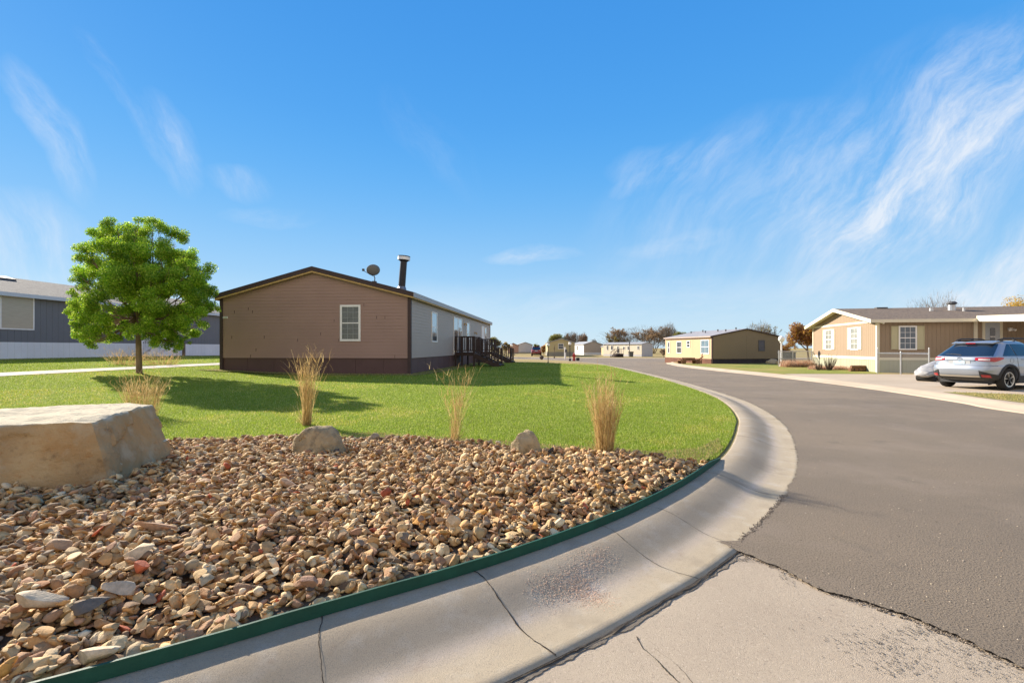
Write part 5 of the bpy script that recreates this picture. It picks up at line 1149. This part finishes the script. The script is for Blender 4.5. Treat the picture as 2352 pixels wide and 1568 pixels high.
lamp_post(1371, 821, .05, 1.6, 'thin dark post light right of the red hydrant', rg=.05) if False else None
b = P(1474-48, 818, 70)
w = lamp_post(1795, 841, ZR, 2.22, 'white painted lamp post with large milky teardrop globe before the chain link fence', r=.06, rg=.22, m=m_white, group=None)
for i, z in enumerate((.5,.62,.74,.85,.95)):
    mb = MB(); mb.lathe([(.075,z),(.075,z+.05)], 10); mb.build('wrap', m_galv, w)
# fire hydrant
hy = G(1318.5, 827.5, .08); t = empty('fire_hydrant', hy); tag(t, 'small red fire hydrant at the far kerb corner', 'hydrant'); m_red = mat('hydrant_red', (.45,.03,.02), rough=.4, var=.2)
mb = MB(); mb.lathe([(.17,-.05),(.17,.06),(.12,.08),(.12,.55),(.15,.58),(.15,.63),(.12,.72),(.06,.80),(.04,.88),(.01,.88)], 14); mb.build('barrel', m_red, t, smooth=False)
for s_ in (-1, 1): mb = MB(); mb.tube([(0,0,.46),(s_*.2,0,.46)], .055, 8); mb.tube([(s_*.2,0,.46),(s_*.24,0,.46)], .07, 8); mb.build('outlet_cap', m_red, t)
mb = MB(); mb.tube([(0,0,.42),(0,-.2,.42)], .07, 8); mb.build('outlet_cap', m_red, t)
p = G(1327, 828, .08); mb = MB(); mb.lathe([(.16,0),(.2,.05),(.2,.28),(.14,.32),(.01,.33)], 12); tag(mb.build('utility_cap', m_lamp, loc=p), 'squat black utility cover on the grass right of the fire hydrant', 'utility cover')
p = G(1244, 826, .10); mb = MB(); mb.lathe([(.10,0),(.22,.2),(.26,.34),(.2,.42),(.1,.5),(.01,.52)], 10); tag(mb.build('planter', mat('dark_terracotta', (.08,.06,.05), var=.3), loc=p), 'dark rounded planter on the dry grass right of the parked red car', 'planter')
# white sign post
p = G(1298, 823, .06); t = empty('mailbox_post', p); tag(t, 'white post with a small dark box, left of the taller globe lamp', 'post'); mb = MB(); mb.box((-.1,-.1,-.1),(.1,.1,1.35)); mb.prism([(-.12,1.35),(.12,1.35),(0,1.52)], -.12, .12); mb.build('post', m_white, t); mb = MB(); mb.box((-.02,-.2,.85),(.24,-.1,1.2)); mb.build('box', m_dkgrey, t)
# thin saplings with stakes
for X, Y, h_, lb in ((1273, 822, 1.5, 'thin bare sapling between the two black globe lamp posts'), (1182, 815.5, 1.1, 'thin bare sapling left of the white windowless building'), (1418, 0, 0, '')):
    if not h_: continue
    p = G(X, Y, .06); mb = MB(); rnd = random.Random(X); branchy(mb, Vector((0,0,-.05)), Vector((0,0,1)), h_*.55, .035, 3, rnd, .35, .3, 3, (2,3), None, .6, .012, 5); mb.lathe([(.12,0),(.12,.2)], 8); tag(mb.build('sapling', m_twig, loc=p), lb, 'sapling')
# tall dark post and bin near the long white home
p = G(1446, 819, .04); mb = MB(); mb.lathe([(.08,0),(.06,.1),(.05,2.1),(.09,2.15),(.09,2.35),(.02,2.4)], 8); tag(mb.build('yard_light', m_lamp, loc=p), 'dark yard light post in front of the long white home', 'lamp post')
p = G(1449, 819, .04); mb = MB(); mb.prism([(-.3,0),(.3,0),(.36,.75),(-.36,.75)], -.3, .3); mb.box((-.4,-.36,.75),(.4,.36,.85)); tag(mb.build('wheelie_bin', m_dkgrey, loc=p), 'dark bin beside the yard light at the long white home', 'bin')
# steps at the long white home
p = G(1421, 820, .04); t = empty('entry_steps', p, R(30)); tag(t, 'dark railed entry steps against the long white home', 'steps'); mb = MB()
for i in range(3): mb.box((-.9+.3*i,0,0),(1.0,.9,.18*(i+1)))
mb.build('tread', m_pole, t); mb = MB()
for y in (0,.9): mb.bar((-.9,y,.7),(0,y,1.25),.05); mb.bar((0,y,1.25),(1,y,1.25),.05); [mb.box((x-.02,y-.02,0),(x+.02,y+.02,.75+max(0,min(.5,(x+.9)*.6)))) for x in (-.9,-.6,-.3,0,.3,.6,.95)]
mb.build('railing', m_pole, t)

# ---------------------------------------------------------------- yard things by the olive and tan houses
m_wood = mat('old_wood', (.25,.13,.07), rough=.9, var=.4, vs=8)
p = G(1585, 836, .08); t = empty('wooden_cart', p, R(8)); tag(t, 'small weathered wooden garden cart with wheels by the rust brown skirting', 'cart')
mb = MB(); mb.box((-1.0,-.3,.30),(.75,.3,.38)); mb.box((-.6,-.28,.38),(.3,-.24,.55)); mb.box((-.6,.24,.38),(.3,.28,.55)); mb.bar((.7,0,.36),(1.2,0,.65),.07); mb.bar((.9,-.2,0),(1.05,-.1,.9),.06); mb.build('bed', m_wood, t)
for x in (-.75, .55):
    for y in (-.34, .34):
        mb = MB(); mb.tube([(x,y-.03,.22),(x,y+.03,.22)], .22, 14); mb.build('wheel', m_wood, t)
p = G(1773, 835.5, ZR); hull_rock('yard_rock', [tuple(p+Vector(q)) for q in ((-.6,0,0),(-.5,-.1,.25),(-.1,-.1,.42),(.35,-.05,.4),(.6,0,.15),(.6,0,0),(0,-.35,0),(.3,-.25,.25),(0,.3,0),(.3,.3,.3))], mat('pale_tan_rock', (.48,.38,.24), var=.3, vs=5, bump=1, bs=15), 4, .03, 5, label='pale tan rock at the right corner of the olive house', cat='rock')
# pinkish dry border grass, tall dark plants, logs
def tuft_row(name, X0, X1, Y, h, n, cols, label, cat, d_off=0.0, w=.25):
    r = np.random.default_rng(int(X0)); a = G(X0, Y, ZR); b = G(X1, Y, ZR); Vv = []; Cc = []
    t = r.random(n); c = np.outer(1-t, np.array(a))+np.outer(t, np.array(b)); c[:, 1] += r.uniform(-w, w, n); c[:, 0] += r.uniform(-.1, .1, n)
    hh = h*r.uniform(.4, 1.1, n)*(.7+.3*np.sin(t*17)); s = .012+.008*r.random(n); an = r.uniform(0, 6.28, n); l = r.normal(size=(n, 2))*h*.35
    V = np.stack([c-np.stack([np.cos(an)*s, np.sin(an)*s, 0*s], 1), c+np.stack([np.cos(an)*s, np.sin(an)*s, 0*s], 1), c+np.stack([l[:, 0], l[:, 1], hh], 1)], 1).reshape(-1, 3)
    col = np.array(cols)[r.integers(0, len(cols), n)]*r.uniform(.8, 1.2, (n, 1))
    return tag(np_mesh(name, V, np.arange(3*n).reshape(-1, 3), m_blade, col=np.repeat(col, 3, 0)), label, cat, kind='stuff')
PK = [(.55,.33,.22),(.62,.42,.30),(.45,.27,.18),(.6,.48,.33)]
tuft_row('dry_border_grass', 1801, 1866, 842.5, .55, 5000, PK, 'pinkish dry ground cover under the chain link fence by the white lamp post', 'ground cover', w=.4)
tuft_row('dry_border_grass', 1868, 1968, 848.5, .30, 5000, PK, 'pinkish dry ground cover along the sage skirting of the tan house', 'ground cover', w=.5)
for X, w_, lb in ((1903, .8, 'dark upright spiky shrub stems beside the tan house skirting'), (1880, .35, 'small brown twiggy stub shrub left of the dark spiky shrub')):
    p = G(X, 850, ZR); mb = MB(); rnd = random.Random(X)
    for _ in range(26):
        a = rnd.uniform(0, 6.28); o_ = Vector((math.cos(a), math.sin(a)*.5, 0))*w_*.5*rnd.random()**.5; mb.tube([o_*.4, o_+Vector((0,0,w_*.4)), o_*1.4+Vector((0,0,w_*rnd.uniform(.7,1.25)))], [.02,.015,.006], 4)
    tag(mb.build('dry_shrub', mat('dark_stems', (.10,.065,.045), var=.4), loc=p), lb, 'shrub')
p = G(1982, 852.5, ZR); t = empty('log_pile', p, R(-5)); tag(t, 'little stack of brown logs at the tan house skirting', 'logs')
for i, (x, z) in enumerate(((-.5,.09),(-.25,.09),(0,.09),(.25,.09),(-.38,.25),(-.1,.25),(.15,.25))):
    mb = MB(); mb.tube([(x-.28,-.1+.02*i,z),(x+.3,.1-.02*i,z+.01)], [.09,.085], 10); mb.build('log', m_wood, t)
p = G(1505, 0+832, .1) if False else None
far_tree(1524, 822, 800, 22, 70, 'leafy', 41, 'grey brown dry bush left of the olive house', cols=[(.30,.22,.15),(.24,.18,.12)], nl=2500, name='shrub', sz=.07)
# dead brush by the white steps of the grey house
for i, (X, Y, h_, lb) in enumerate(((290, 838, .9, 'dead brushy shrub left of the tree trunk before the grey house'), (372, 838, .8, 'dead brushy shrub right of the tree trunk under the white steps'))):
    p = G(X, Y); clump('dead_shrub', p.x, p.y, p.z, h_, 1.9, 150, 60+i, lb, wild=1.6, cat='shrub', th=.006)

# ---------------------------------------------------------------- cars
m_paint = mat('silver_paint', (.31,.345,.40), rough=.30, var=.02, metal=.5, spec=.6, coat=.8)
m_clad = mat('black_cladding', (.035,.035,.037), rough=.6, var=.1); m_tyre = mat('tyre_rubber', (.022,.021,.020), rough=.85, var=.3, vs=8)
m_cgl = mat('car_glass', (.012,.018,.03), rough=.04, var=.1, spec=1.0); m_rim = mat('rim_alloy', (.62,.60,.54), rough=.3, metal=.5, var=.05); m_rimb = mat('rim_black', (.02,.02,.02), rough=.4, var=.1)
m_redl = mat('tail_lens_red', (.42,.012,.02), rough=.12, var=.25, vs=25, spec=.8); m_clearl = mat('tail_lens_clear', (.60,.52,.52), rough=.12, var=.2, vs=30, spec=.8)
def car(loc, rz, paint, label, name, hi=True, Lc=4.47, Hc=1.60):
    """x forward from the rear bumper, y to the left; body lofted from plan outlines at rising heights"""
    root = empty(name, loc, rz); tag(root, label, 'car'); zs_ = Hc/1.54
    LV = np.array([  # z, rear x, front x, half width
        (.24,.42,4.20,.74),(.30,.24,4.32,.82),(.36,.13,4.38,.865),(.44,.05,4.43,.885),(.52,.015,4.45,.895),(.60,.0,4.46,.90),(.68,.01,4.45,.90),(.735,.035,4.44,.90),
        (.75,.085,4.43,.895),(.80,.095,4.38,.89),(.86,.10,4.30,.888),(.92,.105,4.15,.885),(.97,.115,3.95,.88),(1.01,.14,3.55,.868),(1.05,.20,3.28,.85),
        (1.12,.30,3.12,.815),(1.20,.42,2.95,.775),(1.28,.54,2.78,.735),(1.36,.65,2.60,.695),(1.42,.72,2.46,.665),(1.445,.67,2.40,.65),(1.47,.70,2.32,.625),(1.495,.80,2.2,.58),(1.51,1.0,2.05,.48),(1.518,1.3,1.9,.25)])
    zz, xr, xf, hw = LV.T
    def outl(z, n=2.0):
        a, b, w = np.interp(z, zz, xr), np.interp(z, zz, xf), np.interp(z, zz, hw); return a, b, w
    PR = 4.2
    def Xr(z, y, o=0.0):
        a, b, w = outl(z); xc, l = a+.9, .9; return xc-(l+o)*(max(0, 1-min(1, abs(y)/(w+o))**PR))**(1/PR)
    def Ys(z, x, o=0.0):
        a, b, w = outl(z); xc, l = a+.9, .9
        if x > xc: 
            xc2, l2 = b-1.2, 1.2
            if x < xc2: return w+o
            return (w+o)*(max(0, 1-min(1, (x-xc2)/l2)**3))**(1/3)
        return (w+o)*(max(0, 1-min(1, (xc-x)/(l+o))**PR))**(1/PR)
    V = []; rings = []
    for z in zz:
        a, b, w = outl(z); ring = []
        NT = 96
        for k in range(NT):
            t = 2*math.pi*k/NT; c, s = math.cos(t), math.sin(t)
            if c < 0: xc, l, p = a+.9, .9, PR
            else: xc, l, p = b-1.2, 1.2, 3
            ring.append((xc+math.copysign(abs(c)**(2/p), c)*l if not abs(c) < 1e-9 else xc, math.copysign(abs(s)**(2/p), s)*w, z))
        rings.append(ring)
    NT = 96; mb = MB(); vs = [(x, y, z*zs_) for r_ in rings for x, y, z in r_]
    fs = [(i*NT+k, i*NT+(k+1) % NT, (i+1)*NT+(k+1) % NT, (i+1)*NT+k) for i in range(len(rings)-1) for k in range(NT)]
    fs += [tuple(range(NT-1, -1, -1)), tuple((len(rings)-1)*NT+k for k in range(NT))]
    mb.add(vs, fs); body = mb.build('body', paint, root, smooth=True)
    wx = (.86, 3.53); wr = .345
    cut = MB()
    for x in wx: cut.tube([(x,-1.2,wr),(x,1.2,wr)], .42, 40)
    co_ = cut.build('cutter', m_clad, root)
    for q_ in (body, co_):
        bm_ = bmesh.new(); bm_.from_mesh(q_.data); bmesh.ops.recalc_face_normals(bm_, faces=bm_.faces[:]); bm_.to_mesh(q_.data); bm_.free()
    md = body.modifiers.new('b', 'BOOLEAN'); md.object = co_; md.operation = 'DIFFERENCE'; md.solver = 'EXACT'
    dg_ = bpy.context.evaluated_depsgraph_get(); me = bpy.data.meshes.new_from_object(body.evaluated_get(dg_)); body.modifiers.clear(); body.data = me
    bpy.data.objects.remove(co_); me.set_sharp_from_angle(angle=R(35))
    def panel(fn, us, vs_, name, m, parent=None, inv=False, th=0.0):
        "grid panel lying on the body"
        P_ = [fn(u_, v_) for v_ in vs_ for u_ in us]; n = len(us); f = [(j*n+i, j*n+i+1, (j+1)*n+i+1, (j+1)*n+i) for j in range(len(vs_)-1) for i in range(n-1)]
        mb = MB(); mb.add(P_, [q[::-1] for q in f] if inv else f); return mb.build(name, m, parent or root, smooth=True)
    U = np.linspace
    lerp = lambda a, b, t: a+(b-a)*t
    # rear window, side windows (parametric, a few millimetres proud)
    def rearw(u_, v_):
        z = lerp(1.035, 1.405, v_); w = lerp(.76, .60, v_)*(1-.0*v_); y = u_*w; zc = z-.02*(1-abs(u_)**2)*(1-v_); return (Xr(zc, y, .006), y, zc*zs_)
    panel(rearw, U(-1, 1, 25), U(0, 1, 9), 'rear_window', m_cgl)
    wp = MB(); wp.tube([(Xr(1.06,.0,.02), .0, 1.06*zs_), (Xr(1.09,.25,.02), .25, 1.09*zs_), (Xr(1.09,.5,.015), .48, 1.08*zs_)], .009, 6); wp.build('rear_wiper', m_clad, root)
    for sy in (-1, 1):
        def side(u_, v_, x0, x1, xa, xb):
            zl, zh = 1.035, 1.40; z = lerp(zl, zh, v_); x = lerp(lerp(x0, xa, v_), lerp(x1, xb, v_), u_); return (x, sy*Ys(z, x, .006), z*zs_)
        for x0, x1, xa, xb, nm, z0 in ((.62,1.22,1.12,1.20,'quarter_window',0),(1.26,2.12,1.24,2.10,'rear_side_window',0),(2.18,3.05,2.16,2.50,'front_side_window',0)):
            panel(lambda u_, v_: side(u_, v_, x0, x1, xa, xb), U(0, 1, 9), U(0, 1, 7), nm, m_cgl, inv=sy < 0)
        # wheel arch cladding, sill and bumper corner
        for x in wx:
            mb = MB(); 
            for a in range(0, 26):
                t0, t1 = math.radians(-22+224*a/26), math.radians(-22+224*(a+1)/26); q = []
                for t in (t0, t1):
                    for r_, o in ((.415,.0),(.415,.028),(.485,.022),(.49,-.01)):
                        px, pz = x+math.cos(t)*r_, wr+math.sin(t)*r_; q.append((px, sy*(max(.6, Ys(max(.26, pz/zs_), px))+o), pz))
                mb.add(q, [(0,1,5,4),(1,2,6,5),(2,3,7,6)] if sy < 0 else [(4,5,1,0),(5,6,2,1),(6,7,3,2)])
            mb.build('wheel_arch', m_clad, root, smooth=True)
        panel(lambda u_, v_: (lerp(1.30, 3.10, u_), sy*(Ys(.40, 2)+.012), lerp(.22, .44, v_)*zs_), U(0, 1, 4), U(0, 1, 3), 'sill', m_clad, inv=sy < 0)
        # rear bumper corner cladding (C shape) with reflector
        def bc(u_, v_):
            z = lerp(.30, lerp(.60, .44, u_), v_); x_end = .50
            # walk from y=.50 on the rear round to x=.50 on the side
            if u_ < .6: y = lerp(.56, .80, u_/.6); return (Xr(z, y, .014), sy*y, z*zs_)
            x = lerp(Xr(z, .80, .014), x_end, (u_-.6)/.4); return (x, sy*Ys(z, x, .014), z*zs_)
        panel(bc, U(0, 1, 22), U(0, 1, 7), 'bumper_corner', m_clad, inv=sy > 0)
        def rf(u_, v_): y = lerp(.60, .78, u_); z = lerp(.395, .475, v_)-.01*u_; return (Xr(z, y, .024), sy*y, z*zs_)
        panel(rf, U(0, 1, 6), U(0, 1, 3), 'reflector', m_redl, inv=sy > 0)
        # tail lamp: C shaped lens wrapping to the flank
        def tl(u_, v_):
            h0 = lerp(.90, .86, min(1, u_*1.6)) if u_ < .6 else lerp(.86, .955, (u_-.6)/.4); h1 = lerp(.985, 1.0, u_) if u_ < .7 else lerp(1.0, .99, (u_-.7)/.3)
            z = lerp(h0, h1, v_)
            if u_ < .55: y = lerp(.42, .80, u_/.55); return (Xr(z, y, .016), sy*y, z*zs_)
            x = lerp(Xr(z, .80, .016), .60, (u_-.55)/.45); return (x, sy*Ys(z, x, .016), z*zs_)
        lamp = panel(tl, U(0, 1, 26), U(0, 1, 6), 'tail_lamp', m_redl, inv=sy > 0)
        def tc_(u_, v_): p = tl(.12+.36*u_, .18+.5*v_); return (p[0]-.006, p[1], p[2])
        panel(tc_, U(0, 1, 8), U(0, 1, 3), 'clear_lens', m_clearl, lamp, inv=sy > 0)
        # roof rails
        mb = MB(); pts = [(.86, sy*.56, 1.50*zs_), (.98, sy*.57, 1.535*zs_), (1.15, sy*.575, 1.565*zs_), (1.6, sy*.58, 1.575*zs_), (2.2, sy*.56, 1.565*zs_), (2.35, sy*.55, 1.52*zs_)]
        mb.tube(pts, [.015,.024,.024,.024,.024,.015], 8); mb.box((1.0,sy*.575-.02,1.48*zs_),(1.12,sy*.575+.02,1.56*zs_)); mb.box((1.62,sy*.575-.02,1.50*zs_),(1.74,sy*.575+.02,1.57*zs_)); mb.build('roof_rail', m_clad, root)
        # door shut lines, handle, filler flap
        for (xa, xb) in ((1.24,1.30),(2.14,2.14)):
            pts = [(xa if z > .95 else lerp(xa, xb, (.95-z)/.5), sy*(Ys(z, xa)+.002), z*zs_) for z in U(.46, 1.40, 12)]; mb = MB(); mb.tube(pts, .004, 4); mb.build('door_gap', m_clad, root)
        mb = MB(); mb.tube([(1.42,sy*(Ys(.93,1.5)+.004),.935*zs_),(1.46,sy*(Ys(.93,1.5)+.03),.94*zs_),(1.58,sy*(Ys(.93,1.5)+.03),.94*zs_),(1.62,sy*(Ys(.93,1.5)+.004),.935*zs_)], .012, 6); mb.build('door_handle', paint, root)
        if sy < 0:
            mb = MB(); mb.tube([(.98+.085*math.cos(t), sy*(Ys(.90,.98)+.003), (.90+.075*math.sin(t))*zs_) for t in U(0, 2*math.pi, 24)], .0025, 4, cap=False); mb.build('filler_flap', m_clad, root)
    # tailgate recess, plate, emblem, bumper crease, high brake lamp, spoiler, exhaust shade
    panel(lambda u_, v_: (Xr(lerp(.895,.925,v_), 0, .02), lerp(-.40,.40,u_), lerp(.895,.93,v_)*zs_), U(0, 1, 6), U(0, 1, 3), 'tailgate_grip', paint, inv=True)
    panel(lambda u_, v_: (Xr(.84, 0, .004), lerp(-.30,.30,u_), lerp(.765,.885,v_)*zs_), U(0, 1, 4), U(0, 1, 3), 'plate_recess', mat('recess_silver', (.45,.47,.49), rough=.3, metal=.3, var=.05), inv=True)
    pl = panel(lambda u_, v_: (Xr(.84, 0, .018), lerp(-.155,.155,u_), lerp(.785,.875,v_)*zs_), U(0, 1, 3), U(0, 1, 3), 'number_plate', mat('plate_pale_blue', (.45,.62,.75), rough=.4, vs=9, col2=(.62,.74,.78), layers=[((.2,.4,.65), 14, .52, .6, .8), ((.7,.66,.3), 7, .6, .7, .7)]), inv=True)
    mb = MB(); x = Xr(.955, 0, .012); mb.tube([(x-.004*0, .075*math.cos(t), (.952+.032*math.sin(t))*zs_) for t in U(0, 2*math.pi, 18)], .006, 5, cap=False); mb.tube([(x, -.045, .952*zs_), (x-.004, 0, .956*zs_), (x, .045, .952*zs_)], .005, 5); mb.build('emblem', m_rimb, root)
    mb = MB(); mb.tube([(Xr(.745, y, .002), y, .745*zs_) for y in U(-.86, .86, 25)], .006, 5); mb.build('tailgate_gap', m_clad, root)
    def low(u_, v_): y = lerp(-.55,.55,u_); z = lerp(.385,.44,v_); return (Xr(z, y, .022), y, z*zs_)
    panel(low, U(0, 1, 12), U(0, 1, 3), 'bumper_garnish', m_rim, inv=True)
    def lowb(u_, v_): y = lerp(-.60,.60,u_); z = lerp(.26,.375,v_); return (Xr(z, y, .012), y, z*zs_)
    panel(lowb, U(0, 1, 12), U(0, 1, 3), 'lower_valance', m_clad, inv=True)
    mb = MB(); z = 1.432*zs_
    mb.add([(.66,-.56,z),(.62,0,z+.01),(.66,.56,z),(.95,.60,z+.06),(.95,0,z+.085),(.95,-.60,z+.06),(.68,-.56,z-.03),(.64,0,z-.02),(.68,.56,z-.03)], [(0,1,4,5),(1,2,3,4),(6,7,1,0),(7,8,2,1),(6,0,5),(8,3,2)]); mb.build('spoiler', paint, root)
    mb = MB(); mb.box((.625,-.13,z-.022),(.65,.13,z+.0)); mb.build('high_brake_lamp', m_redl, root)
    mb = MB(); mb.box((.35,-.70,.20),(4.1,.70,.34)); mb.build('underbody', m_clad, root)
    # wheels
    for x in wx:
        for sy in (-1, 1):
            w = MB(); yo = sy*.79; T = Matrix.Translation((x, yo, wr))@Matrix.Rotation(R(90)*(-sy), 4, 'X')
            w.lathe([(.235,-.10),(.30,-.11),(.335,-.085),(.345,-.05),(.345,.05),(.335,.085),(.30,.105),(.245,.10),(.238,.06)], 40, T); wh = w.build('wheel', m_tyre, root, smooth=True)
            mb = MB(); mb.lathe([(.242,.02),(.242,.088),(.232,.098),(.205,.092),(.20,.05)], 40, T); mb.lathe([(.20,-.02),(.20,.02),(.01,.02)], 24, T, 1)
            for k in range(5):
                a = 2*math.pi*k/5+.3
                for da in (-.17, .17):
                    q = [(.05*math.cos(a), .05*math.sin(a)), (.205*math.cos(a+da-.07), .205*math.sin(a+da-.07)), (.215*math.cos(a+da), .215*math.sin(a+da)), (.205*math.cos(a+da+.07), .205*math.sin(a+da+.07))]
                    mb.prism([(p, r_) for p, r_ in q], .045, .092, 'z', T, 0 if da > 0 else 1)
            mb.lathe([(.06,.04),(.06,.10),(.04,.105),(.01,.105)], 12, T, 1)
            mb.build('rim', [m_rim, m_rimb], wh)
    return root
# silver car: rear left corner of its tyres placed from the two visible rear wheels
wn_ = G(2310, 896.5, ZR); wf_ = G(2197, 889, ZR)
hd = R(16.5); fw = Vector((math.cos(hd), math.sin(hd), 0)); lf = Vector((-fw.y, fw.x, 0))
cc = Vector((wn_.x, wn_.y, ZR+.004))+lf*.79-fw*.86
car(cc, hd, m_paint, 'silver hatchback wagon with black roof rails parked on the driveway at the right edge', 'parked_car')
# red car far away with its back to us
rc = P(1229, 818, 84); car(Vector((rc.x+.2, rc.y, .03)), R(86), mat('dark_red_paint', (.16,.012,.035), rough=.3, var=.1, metal=.3, coat=.8), 'dark red car with silver roof parked far down the street', 'parked_car', Hc=1.72)

# ---------------------------------------------------------------- covered machine beside the silver car
t0 = G(2134, 877, ZR); cv = empty('covered_mower', Vector((t0.x+.55, t0.y+.50, ZR)), R(20)); tag(cv, 'low machine under a silvery grey fabric cover left of the silver car', 'covered machine')
bm = bmesh.new(); bmesh.ops.create_icosphere(bm, subdivisions=5, radius=1)
for v in bm.verts:
    p = v.co.copy(); x, y, z = p
    q = Vector((math.copysign(abs(x)**.8, x)*.72, math.copysign(abs(y)**.75, y)*.42, .0)); hz = .42+.20*x  # higher towards the car
    q.z = .10+max(-.0, z*.5+.5)*(hz*1.55)*(1-.15*abs(y)); wv = noise.noise(Vector((p.x*2.2+p.z*1.5, p.y*2.2, p.z*4.5)))*.05+abs(noise.noise(Vector((p.x*3+p.z*5, p.y*3, p.z*1.5+4))))*.06
    if z < -.2: q.x *= .94; q.y *= .92
    v.co = q+Vector((x, y, .3*z))*(wv-.02)
for f in bm.faces: f.smooth = True
me = bpy.data.meshes.new('cover'); bm.to_mesh(me); bm.free(); me.materials.append(mat('silvery_cover', (.33,.325,.32), rough=.5, var=.25, vs=2, spec=.5)); o = bpy.data.objects.new('cover', me); COL.objects.link(o); o.parent = cv
for x in (-.35, .45):
    mb = MB(); mb.tube([(x,-.3,.14),(x,.3,.14)], .14, 18); mb.build('wheel', m_tyre, cv)
